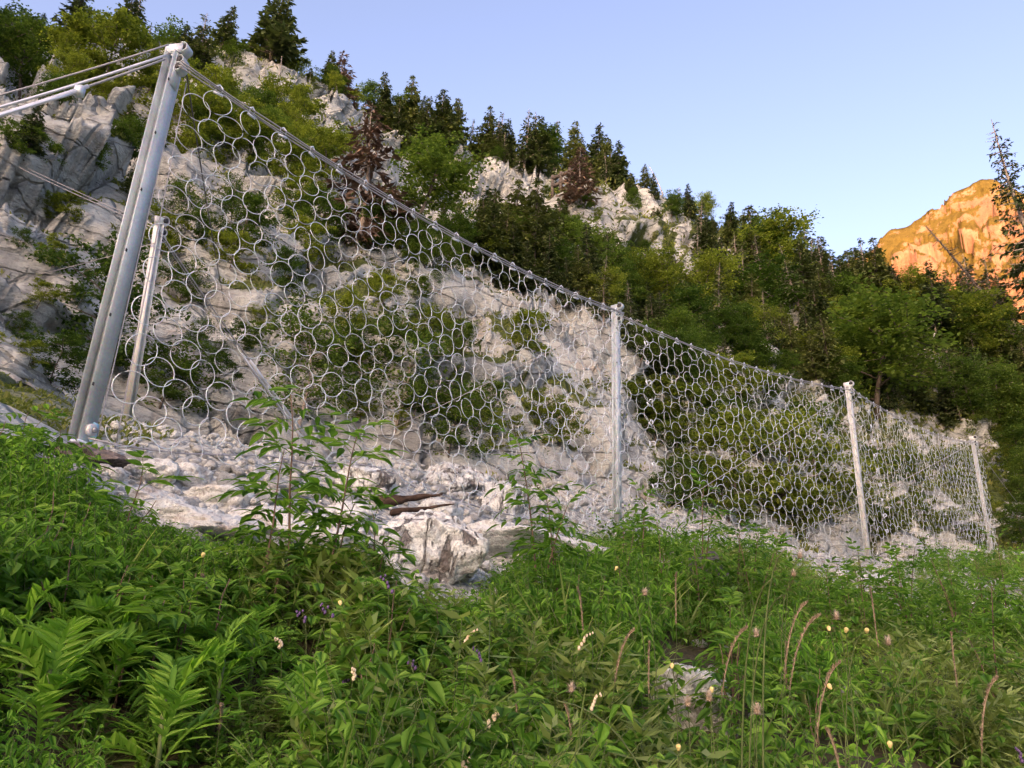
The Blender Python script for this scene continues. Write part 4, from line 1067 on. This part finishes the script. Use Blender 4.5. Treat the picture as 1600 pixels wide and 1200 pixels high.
for i in range(2): HERB.append((herb(820 + i, .34, 5, 6, .074, LF_OV, .8, .11, (-.6, .4)), L_UND, 'leafy_weed'))
for i in range(2): HERB.append((fine_herb(830 + i, .42, 6), L_FINE, 'fine_leaved_weed'))
def grass_tuft(seed, H, n):
    g = np.random.default_rng(seed); st = Geo(); lf = Geo(); tp = leaf_tpl(1, .035, 5, .3, .55, .45)
    lf.inst(tp, mats(np.stack([g.normal(0, .03, n), g.normal(0, .03, n), np.zeros(n)], 1), g.uniform(0, 6.3, n), g.uniform(.75, 1.45, n), g.normal(0, .3, n), H * g.uniform(.5, 1.15, n)))
    for i in range(2):
        P, t = stem_pts(g, H * 1.1, .35); st.add(*tube(P, .0014 * (1 - t * .5), 3))
    return st.arr(), lf.arr()
for i in range(2): HERB.append((grass_tuft(840 + i, .48, 26), L_FINE, 'grass_tuft'))
HERB_ME = [(mesh('stem', *h[0][0], M_STEM), mesh('foliage', *h[0][1], h[1])) for h in HERB]

def veg_ok(x, y):
    a = math.degrees(math.atan2(x, y)); r = math.hypot(x, y)
    return r
TH = [(165, 1075, .95, 9, 'thistle with an upright feather-like bright leaf at the lower left'), (60, 1120, 1.0, 9, 'broad-leaved thistle at the very lower left corner'), (330, 1085, .95, 8, 'thistle with long arching toothed leaf left of the bottom middle'), (255, 990, .9, 8, 'thistle rosette with lobed leaves behind the feather-leaved one'), (95, 1010, .9, 8, 'bluish green thistle near the left edge'), (390, 1010, .8, 7, 'thistle next to the brown grass spike at the left'), (470, 1150, .8, 7, 'thistle near the bottom edge left of the grey boulder'), (240, 1180, 1.0, 8, 'thistle at the bottom edge under the arching leaf'), (20, 1040, .9, 8, 'thistle cut by the left edge')]
THP = []
for t_ in TH:
    p = hit(t_[0], t_[1] + 70, 1.5)
    if p is None: p = hit(t_[0], 1225, 1.2)
    THP.append(p)
spots = []
NT = 5000
for i in range(NT):
    a = rad(rnd.uniform(-43, 43)); ff_ = float(tab(np.array([a]), FR)[0])
    r = 1.25 + (ff_ * .98 - 1.25) * rnd.random() ** .72
    x, y = r * math.sin(a), r * math.cos(a); z = gz(x, y); p = (x, y, z)
    jn = fbm(np.array([[x * .9, y * .9, 7.]]), 2, 910)[0]
    h = max_h(p, .70, (70 * jn + rnd.gauss(0, 18) - (rnd.uniform(20, 75) if rnd.random() < .14 else 0)) if a > .15 else 95 * jn + 15 + rnd.gauss(0, 14) if a < -.5 else 6 + 26 * jn)
    if a > .12 and r > 4.5 and jn > .32: continue
    if any((x - q[0]) ** 2 + (y - q[1]) ** 2 < .02 for q in THP): continue
    if any((x - q[0]) ** 2 + (y - q[1]) ** 2 < .12 for q in THP): h = min(h, .20)
    if a < -.2 and r < 3.3: h = min(h, .34)
    if r < 1.95: h = min(h, .17)
    if h < .09: continue
    px, py = pix(np.array([p]))
    if 1010 < px[0] < 1160 and py[0] > 1020:
        h = min(h, (py[0] - 1140) / FPX * float(np.dot(p, F_)))
        if h < .06: continue
    spots.append((r, x, y, z, h, px[0], py[0]))
spots.sort()
wei = {k: [] for k in range(len(HERB))}
indiv = 0
ZL = [((-400, 420), 'at the lower left'), ((420, 820), 'below the streaked boulder'), ((820, 1150), 'below the second post'), ((1150, 2100), 'at the lower right')]
for i, (r, x, y, z, h, px, py) in enumerate(spots):
    nz_ = fbm(np.array([[x * .55, y * .55, 3.]]), 2, 900)[0]
    right = px > 1000
    if nz_ > .30: v = rnd.choice([9, 10]) if right or rnd.random() < .3 else rnd.choice([7, 8])
    elif nz_ < -.22: v = rnd.choice([4, 5, 6])
    else: v = rnd.choice([0, 1, 2, 3, 0, 1, 2, 3, 7, 8])
    if rnd.random() < (.16 if right else .05): v = rnd.choice([11, 12])
    nat = (.50, .50, .50, .50, .62, .62, .62, .34, .34, .42, .42, .48, .48)[v]
    s = min(h, nat * rnd.uniform(.55, 1.65)) / nat
    if s < .2: continue
    if r < 2.1: s = min(s, .8)
    yaw = rnd.uniform(0, 6.28)
    if indiv < 250 and i % 5 == 0 and -80 < px < 1680 and py < 1420:
        indiv += 1; zl = next(l for (a0, a1), l in ZL if a0 <= px < a1)
        st, fo = HERB_ME[v]; o = obj(HERB[v][2], st); o.location = (x, y, z); o.scale = (max(s, .55), max(s, .55), s); o.rotation_euler = (0, 0, yaw)
        obj('foliage', fo, o)
        kind_l = {'leafy_weed': 'green ovate-leaved weed in the dense undergrowth', 'nettle': 'upright narrow-leaved nettle in the undergrowth', 'fine_leaved_weed': 'pale feathery weed in the undergrowth', 'grass_tuft': 'tuft of thin green grass in the undergrowth'}[HERB[v][2]]
        tag(o, kind_l + ' ' + zl, 'weed', kind_l.split(' in ')[0] + 's ' + zl)
    else: wei[v].append((x, y, z, s, yaw))
und = {}
for v, L in wei.items():
    if not L: continue
    A = np.array(L); (sv, stt), (lv, lt) = HERB[v][0]
    Mx = mats(A[:, :3], A[:, 4], 0, 0, np.stack([np.maximum(A[:, 3], .55), np.maximum(A[:, 3], .55), A[:, 3]], 1))
    und.setdefault(HERB[v][1].name, Geo()).inst((lv, lt), Mx); und.setdefault('stem', Geo()).inst((sv, stt), Mx)
uo = empty('undergrowth', (0, 0, 0)); tag(uo, 'dense mass of green weeds covering the slope in front of the fence', 'undergrowth', kind='stuff')
for nm, g in und.items():
    o = obj('foliage' if nm != 'stem' else 'stems', g.mesh('undergrowth', bpy.data.materials[nm] if nm != 'stem' else M_STEM), uo); o['kind'] = 'stuff'

# ---- elder saplings with compound leaves, each leaf a part
def compound(seed, n=3, L=.20, wl=.085):
    g = np.random.default_rng(seed); G = Geo(); t = np.linspace(0, 1, 6); P = np.stack([0 * t, L * t, .12 * L * np.sin(t * 2.2) - .28 * L * t ** 2], 1)
    G.add(*tube(P, .0022 * (1 - t * .6), 3))
    tp = leaf_tpl(1, .36, 4, .22, .32, .78)
    for i in range(n):
        u = .36 + .46 * i / max(1, n - 1)
        for sg in (-1, 1): G.inst(tp, mats(at(P, t, np.array([u])), sg * -g.uniform(.95, 1.25), g.uniform(-.2, .12), sg * g.uniform(-.2, .3), wl * g.uniform(.8, 1.1) * np.ones(1)))
    G.inst(tp, mats(P[-1:], g.normal() * .15, -.25, 0, wl * 1.15 * np.ones(1)))
    return G
CLEAF = [compound(850 + i, 2 + i % 2, .20, .10).mesh('leaf', L_ELDER) for i in range(5)]
def elder(p, H, label, group=None, nst=2, dens=1.0, lsc=1.0):
    lsc *= .92
    g = np.random.default_rng(rnd.randrange(99999)); r = empty('elder_sapling', p); r.rotation_euler = (0, 0, rnd.uniform(0, 6.3)); tag(r, label, 'shrub', group)
    for s in range(nst):
        h = H * (1 if s == 0 else g.uniform(.6, .92)); P, t = stem_pts(g, h, .16 if s == 0 else .38, 8); P[0] -= [0, 0, .05]
        G = Geo(); G.add(*tube(P, (.004 + .0045 * H) * (1 - t * .7), 5)); obj('stem', G.mesh('stem', M_STEMB), r)
        nn_ = max(4, int(h / .095 * dens))
        for i in range(nn_):
            u = .22 + .78 * (i + .6) / nn_; b = at(P, t, np.array([u]))[0]; y0 = i * 1.57 + g.normal() * .25
            for sd_ in (0, math.pi):
                if g.random() < .07: continue
                o = obj('leaf', CLEAF[g.integers(0, 5)], r); o.location = tuple(b); q = lsc * (.72 + .55 * math.sin(math.pi * min(1, u * .85))) * g.uniform(.8, 1.15); o.scale = (q, q, q)
                o.rotation_euler = (g.uniform(-.25, .5) + (.6 if u > .93 else 0), g.normal() * .15, y0 + sd_)
    return r
def elder_px(px, ptop, pyb, label, group=None, nst=2, rmin=1.5, **kw):
    """rooted where the sight line below the leaves meets the ground, tall enough to reach its tip"""
    p = hit(px, pyb, rmin)
    if p is None: return
    H = (pyb - ptop) / FPX * float(p @ F_) * 1.05
    elder(tuple(p), H, label, group, nst, **kw)
elder_px(440, 605, 985, 'tallest elder sapling, its bright tip reaching the first net', nst=1, dens=1.2, lsc=1.08)
elder_px(505, 660, 985, 'elder sapling just right of the tallest one', nst=2, dens=1.2, lsc=1.05)
elder_px(400, 700, 985, 'elder sapling leaning left of the tallest one', nst=2, lsc=1.0)
elder_px(845, 688, 1000, 'bright elder sapling between the streaked boulder and the second post', nst=2, lsc=1.05)
elder_px(880, 760, 1010, 'shorter elder sapling beside the second post on its left', nst=2)
elder_px(1005, 768, 960, 'elder sapling just right of the second post', nst=2)
elder_px(1100, 772, 985, 'elder sapling with a pale star-shaped tip in front of the second net', nst=2)
elder_px(1040, 815, 980, 'low spreading elder between second post and pale star-tipped elder', nst=2)
elder_px(1185, 840, 1000, 'elder sapling in front of the scree below the second net', nst=2)
elder_px(1430, 860, 1010, 'elder sapling rising before the foot of the third net', nst=2)
elder_px(1335, 880, 1000, 'bright elder sapling in front of the third post', nst=2)
elder_px(1500, 870, 1010, 'dark leafy elder below the farthest post', nst=2)
elder_px(185, 735, 900, 'light green elder sapling in front of the foot of the near post', nst=2)
elder_px(100, 785, 930, 'pale elder sapling at the left in front of the dark hollow', nst=2)
elder_px(580, 810, 1000, 'elder sapling just left of the streaked boulder', nst=2)
elder_px(1575, 930, 1150, 'elder sapling at the right edge of the undergrowth', nst=2)
for i in range(20):
    px = rnd.uniform(-20, 1620); lim = float(np.interp(px, VT_X, VT_Y)); tip = lim + rnd.uniform(35, 150)
    elder_px(px, tip, tip + rnd.uniform(130, 190), 'young elder with feathered leaves among the weeds ' + next(l for (a0, a1), l in ZL if a0 <= px < a1), 'young elders among the weeds', nst=2, dens=.9)
for i in range(14):
    px = rnd.uniform(930, 1600); tip = float(np.interp(px, VT_X, VT_Y)) - rnd.uniform(0, 55)
    elder_px(px, tip, tip + rnd.uniform(110, 160), 'young elder standing above the weeds below the second and third nets, ' + third(px, 930, 1600), 'elders below the second and third nets', nst=2, dens=.95)
for px, tip in ((20, 640), (75, 668), (-25, 655)):
    elder_px(px, tip, tip + 95, 'dark leafy elder in the thicket left of the near post', 'elders left of the near post', nst=3)

# ---- thistles with deeply cut leaves, lower left
def cut_leaf(seed, L=.32, n=8):
    g = np.random.default_rng(seed); G = Geo(); t = np.linspace(0, 1, 9); P = np.stack([0 * t, L * t, .34 * L * np.sin(t * 2.4) - .22 * L * t ** 2], 1)
    tp = leaf_tpl(1, .30, 3, .25, .15, .55)
    w = .008 * np.sin(np.pi * np.clip(t * .9 + .08, 0, 1)) + .003
    V = np.concatenate([P, P + np.stack([w, 0 * w, w * .4], 1), P - np.stack([w, 0 * w, -w * .4], 1)]); k_ = len(P); T = []
    for i in range(k_ - 1): T += [(i, i + 1, k_ + i + 1), (i, k_ + i + 1, k_ + i), (i, 2 * k_ + i + 1, i + 1), (i, 2 * k_ + i, 2 * k_ + i + 1)]
    G.add(V, T)
    for i in range(n):
        u = .14 + .80 * i / n; ll = L * .42 * math.sin(math.pi * (.18 + .74 * u)) * g.uniform(.85, 1.1)
        for sg in (-1, 1): G.inst(tp, mats(at(P, t, np.array([u])), -sg * g.uniform(.75, 1.05), g.uniform(.05, .35), sg * g.uniform(-.3, .1), np.ones(1) * ll))
    G.inst(tp, mats(P[-1:] - [[0, .01, 0]], 0, -.1, 0, np.ones(1) * L * .26))
    return G
TLEAF = [cut_leaf(870 + i, .30, 7 + i % 2).mesh('leaf', L_THI) for i in range(4)]
def thistle(p, s, n, label, group=None, up=.6):
    r = empty('thistle', p); r.rotation_euler = (0, 0, rnd.uniform(0, 6.3)); tag(r, label, 'thistle', group)
    P = np.array([(0, 0, -.05), (0, 0, .12 * s), (.01, .01, .30 * s)]); G = Geo(); G.add(*tube(P, .008, 6)); obj('stem', G.mesh('stem', M_STEM), r)
    for i in range(n):
        o = obj('leaf', rnd.choice(TLEAF), r); q = s * rnd.uniform(.75, 1.2); o.scale = (q, q, q); o.location = (0, 0, (.04 + .24 * i / n) * s); o.rotation_euler = (rnd.uniform(.15, up + .5 * i / n), rnd.uniform(-.3, .3), i * 2.4 + rnd.uniform(-.3, .3))
for (px, py, q, n, lab), p in zip(TH, THP): thistle(tuple(p), q * .92, n, lab)

# ---- dry grass spikes, yellow buds, thistle down, seed strings, purple flowers
def stalk(px0, py0, px1, py1, depth, name, label, cat, head, m_stem, r0=.0022, group=None, bend=.05):
    """stalk from its root to a head at real depth"""
    top = unproj(px0, py0, depth); g0 = unproj(px1, py1, depth); root = np.array([g0[0], g0[1], gz(g0[0], g0[1]) - .02])
    t = np.linspace(0, 1, 12)[:, None]; mid = np.array([root[0] * .85 + top[0] * .15, root[1] * .85 + top[1] * .15, root[2] + (top[2] - root[2]) * .95])
    P = (1 - t) ** 2 * root + 2 * t * (1 - t) * mid + t ** 2 * top
    r = empty(name, tuple(root)); tag(r, label, cat, group); P = P - root
    G = Geo(); G.add(*tube(P, r0 * (1 - t[:, 0] * .4), 4)); obj('stem', G.mesh('stem', m_stem), r)
    head(r, P, t[:, 0]); return r
def spike_head(frac):
    def f(r, P, t):
        G = Geo(); n = 150; u = 1 - frac * RG.random(n); q = at(P, t, u); ax = P[-1] - P[-3]; yaw = RG.uniform(0, 6.3, n)
        G.inst(NEED, mats(q, yaw, RG.uniform(.9, 1.4, n), 0, np.stack([np.full(n, .020), np.full(n, .017), np.full(n, .02)], 1)))
        uu = np.linspace(1 - frac, 1, 8); G.add(*tube(at(P, t, uu), .0030 * np.sin(np.linspace(.5, 2.9, 8)), 5)); obj('seed_spike', G.mesh('seed_spike', M_SPIKE), r)
    return f
def ball_head(rr_, m, name, stretch=1.2, sep=None):
    def f(r, P, t):
        V, T = ico(2); V = V * rr_ * np.array([.85, .85, stretch]); V *= (1 + .12 * np.sin(V[:, 2:3] * 300)); o = obj(name, mesh(name, V, T, m, True), r); o.location = tuple(P[-1] - [0, 0, rr_ * .6]); o.rotation_euler = (rnd.uniform(-.6, .6), rnd.uniform(-.6, .6), 0)
        G = Geo(); n = 14; G.inst(NEED, mats(np.zeros((n, 3)) + [0, 0, rr_ * stretch * .9], np.arange(n) * .45, -.9, 0, np.full(n, rr_ * 1.3))); obj('sepals', G.mesh('sepals', M_STEM), o)
    return f
def fluff_head(rr_):
    def f(r, P, t):
        G = Geo(); n = 170; q = np.zeros((n, 3)); pit_ = RG.uniform(-.3, 1.5, n)
        G.inst(NEED, mats(q, RG.uniform(0, 6.3, n), pit_, 0, np.stack([np.full(n, rr_ * .22), rr_ * RG.uniform(.6, 1.25, n), np.full(n, rr_)], 1)))
        o = obj('seed_down', G.mesh('seed_down', M_FLUFF), r); o.location = tuple(P[-1])
        V, T = ico(1); c = obj('seed_cup', mesh('seed_cup', V * rr_ * .33, T, M_SPIKE, True), r); c.location = tuple(P[-1])
    return f
def string_head(n, m, rr_):
    def f(r, P, t):
        V, T = ico(1)
        me_ = mesh('seed_pod', V * rr_ * np.array([.8, .8, 1.2]), T, m, True)
        for i in range(n):
            u = 1 - .30 * i / n; o = obj('seed_pod', me_, r); o.location = tuple(at(P, t, np.array([u]))[0] + [rnd.uniform(-1, 1) * rr_ * (1 if m is M_CREAM else 2.2), 0, -rr_ * 1.2]); q = 1.1 - .5 * (1 - i / n); o.scale = (q, q, q)
    return f
SP = [(945 / 3 + 0, 900, 308, 1060, 3.4, 'upright straw-coloured grass spike at the left'), (345, 1105, 330, 1230, 2.4, 'thick straw grass spike at the bottom left'), (436, 902, 414, 1030, 3.6, 'reddish straw spike beside the tallest elder'), (992, 985, 945, 1090, 3.3, 'bent brown grass spike above the whitish boulder'), (1057, 895, 1056, 1010, 4.2, 'straight brown spike right of the second post'), (902, 920, 915, 1035, 4.0, 'slightly bent brown spike below the second post'), (1168, 982, 1105, 1075, 3.2, 'strongly arched brown spike right of the whitish boulder'), (1015, 1005, 1013, 1110, 3.4, 'short upright brown spike left of the whitish boulder'), (1262, 942, 1200, 1020, 3.3, 'arched brown spike below the scree'), (1282, 962, 1205, 1070, 3.2, 'longer arched brown spike below the first arched one'), (1315, 1035, 1250, 1145, 2.8, 'thick brown spike leaning right among seed heads'), (1360, 920, 1375, 1030, 4.0, 'dark upright spike in front of the third post'), (1487, 990, 1495, 1080, 3.8, 'straw spike in the weeds at the right'), (1560, 1060, 1505, 1130, 2.9, 'reddish arched spike near the right edge'), (797, 1050, 812, 1150, 3.0, 'brown spike at the bottom middle'), (1290, 1140, 1330, 1230, 2.6, 'drooping brown spike at the bottom right'), (880, 1100, 900, 1170, 3.0, 'pale broken spike left of the whitish boulder'), (40, 985, 20, 1030, 2.8, 'bent straw blade over the left boulder')]
for a in SP: stalk(*a[:5], 'grass_spike', a[5], 'grass spike', spike_head(.5), M_STEM, .0016, 'dry grass spikes')
for px, py, bx, by, d_, lab in ((318, 865, 295, 1010, 3.3, 'pale yellow nodding bud above the left grass spike'), (532, 940, 480, 1080, 3.2, 'round yellow bud left of the bottom middle'), (237, 917, 265, 1010, 3.2, 'small dried yellowish bud above the thistles'), (963, 886, 1020, 1010, 3.9, 'yellowish bud below the second post'), (1050, 1038, 1060, 1130, 3.1, 'dry yellow bud over the whitish boulder'), (1112, 1075, 1110, 1170, 3.0, 'yellow bud right of the whitish boulder'), (1295, 980, 1320, 1090, 3.1, 'yellow bud among brown spikes at the right'), (1322, 982, 1330, 1090, 3.1, 'round pale bud next to its neighbour at the right'), (1354, 983, 1300, 1110, 3.0, 'bud on a long bending stalk at the right'), (1296, 1070, 1255, 1190, 2.8, 'bud low on the long stalk at the bottom right'), (1390, 1160, 1400, 1240, 2.5, 'open yellowish flower head at the bottom right'), (1060, 1165, 1062, 1230, 2.5, 'yellow flower head at the bottom under the boulder')):
    stalk(px, py, bx, by, d_, 'nodding_bud', lab, 'flower', ball_head(.0098, M_YEL, 'bud'), M_STEM, .0028, 'yellow nodding buds')
for px, py, bx, by, d_, lab in ((1008, 928, 1030, 1050, 3.6, 'brown seed head below the second post'), (893, 1078, 900, 1180, 3.0, 'fluffy seed head left of the whitish boulder'), (1183, 1112, 1180, 1210, 2.6, 'fluffy seed head at the bottom right of the whitish boulder'), (1075, 1100, 1080, 1190, 2.7, 'greyish down on a stalk over the whitish boulder'), (1182, 992, 1170, 1080, 3.2, 'seed head beside the arched spike'), (1307, 965, 1330, 1060, 3.2, 'brown fluffy head among the right spikes'), (1250, 870, 1215, 1010, 4.0, 'tattered seed head before the scree'), (1240, 898, 1210, 1010, 4.0, 'ragged seed head just below the tattered one'), (1388, 1005, 1415, 1110, 3.2, 'long drooping tuft of down at the right'), (1108, 1092, 1120, 1190, 2.8, 'small fluffy head behind the whitish boulder weeds')):
    stalk(px, py, bx, by, d_, 'fluffy_thistle', lab, 'seed head', fluff_head(.034), M_STEM, .0024, 'fluffy thistle seed heads')
for px, py, bx, by, d_, lab in ((745, 980, 700, 1040, 3.2, 'string of cream pods in the middle of the weeds'), (432, 993, 440, 1080, 3.0, 'cream pods beside the reddish spike'), (553, 1040, 545, 1120, 2.8, 'hanging cream pods above the grey boulder'), (780, 1108, 740, 1170, 2.6, 'peach pods at the bottom middle'), (640, 1185, 600, 1250, 2.3, 'pods at the bottom edge'), (735, 1180, 700, 1250, 2.3, 'pale pods at the bottom edge right of the grey boulder'), (925, 985, 880, 1060, 3.3, 'pale yellow pods below the second post'), (940, 1080, 900, 1140, 2.9, 'yellowish pods left of the whitish boulder')):
    stalk(px, py, bx, by, d_, 'seed_string', lab, 'seed pods', string_head(7, M_CREAM, .0085), M_STEM, .002, 'strings of pale pods')
for px, py, lab in ((468, 950, 'left of the round bud'), (507, 940, 'nearest the round bud'), (490, 1040, 'beside the hanging pods'), (533, 1055, 'below the hanging pods'), (560, 1043, 'right of the hanging pods'), (637, 1025, 'in the middle weeds'), (632, 1090, 'above the grey boulder'), (745, 1008, 'below the cream pods'), (1590, 1165, 'at the lower right corner'), (600, 895, 'left of the streaked boulder')):
    stalk(px, py, px + 15, py + 80, 3.1, 'purple_flower', 'small cluster of purple nightshade flowers ' + lab, 'flower', string_head(6, M_PURPLE, .0085), M_STEM, .0018, 'purple nightshade flowers')
# long green flower stalks at the right
for px, py, bx, by, lab in ((1205, 905, 1150, 1240, 'long pale green stalk rising at lower right of the whitish boulder'), (1222, 930, 1160, 1240, 'long thin green stalk beside the pale one'), (1225, 860, 1175, 1080, 'tall thin stalk crossing the scree'), (870, 1095, 1060, 1240, 'dark green stalk slanting across the bottom middle')):
    stalk(px, py, bx, by, 2.7, 'green_stalk', lab, 'stalk', lambda r, P, t: None, M_STEM, .0045, 'long green stalks')
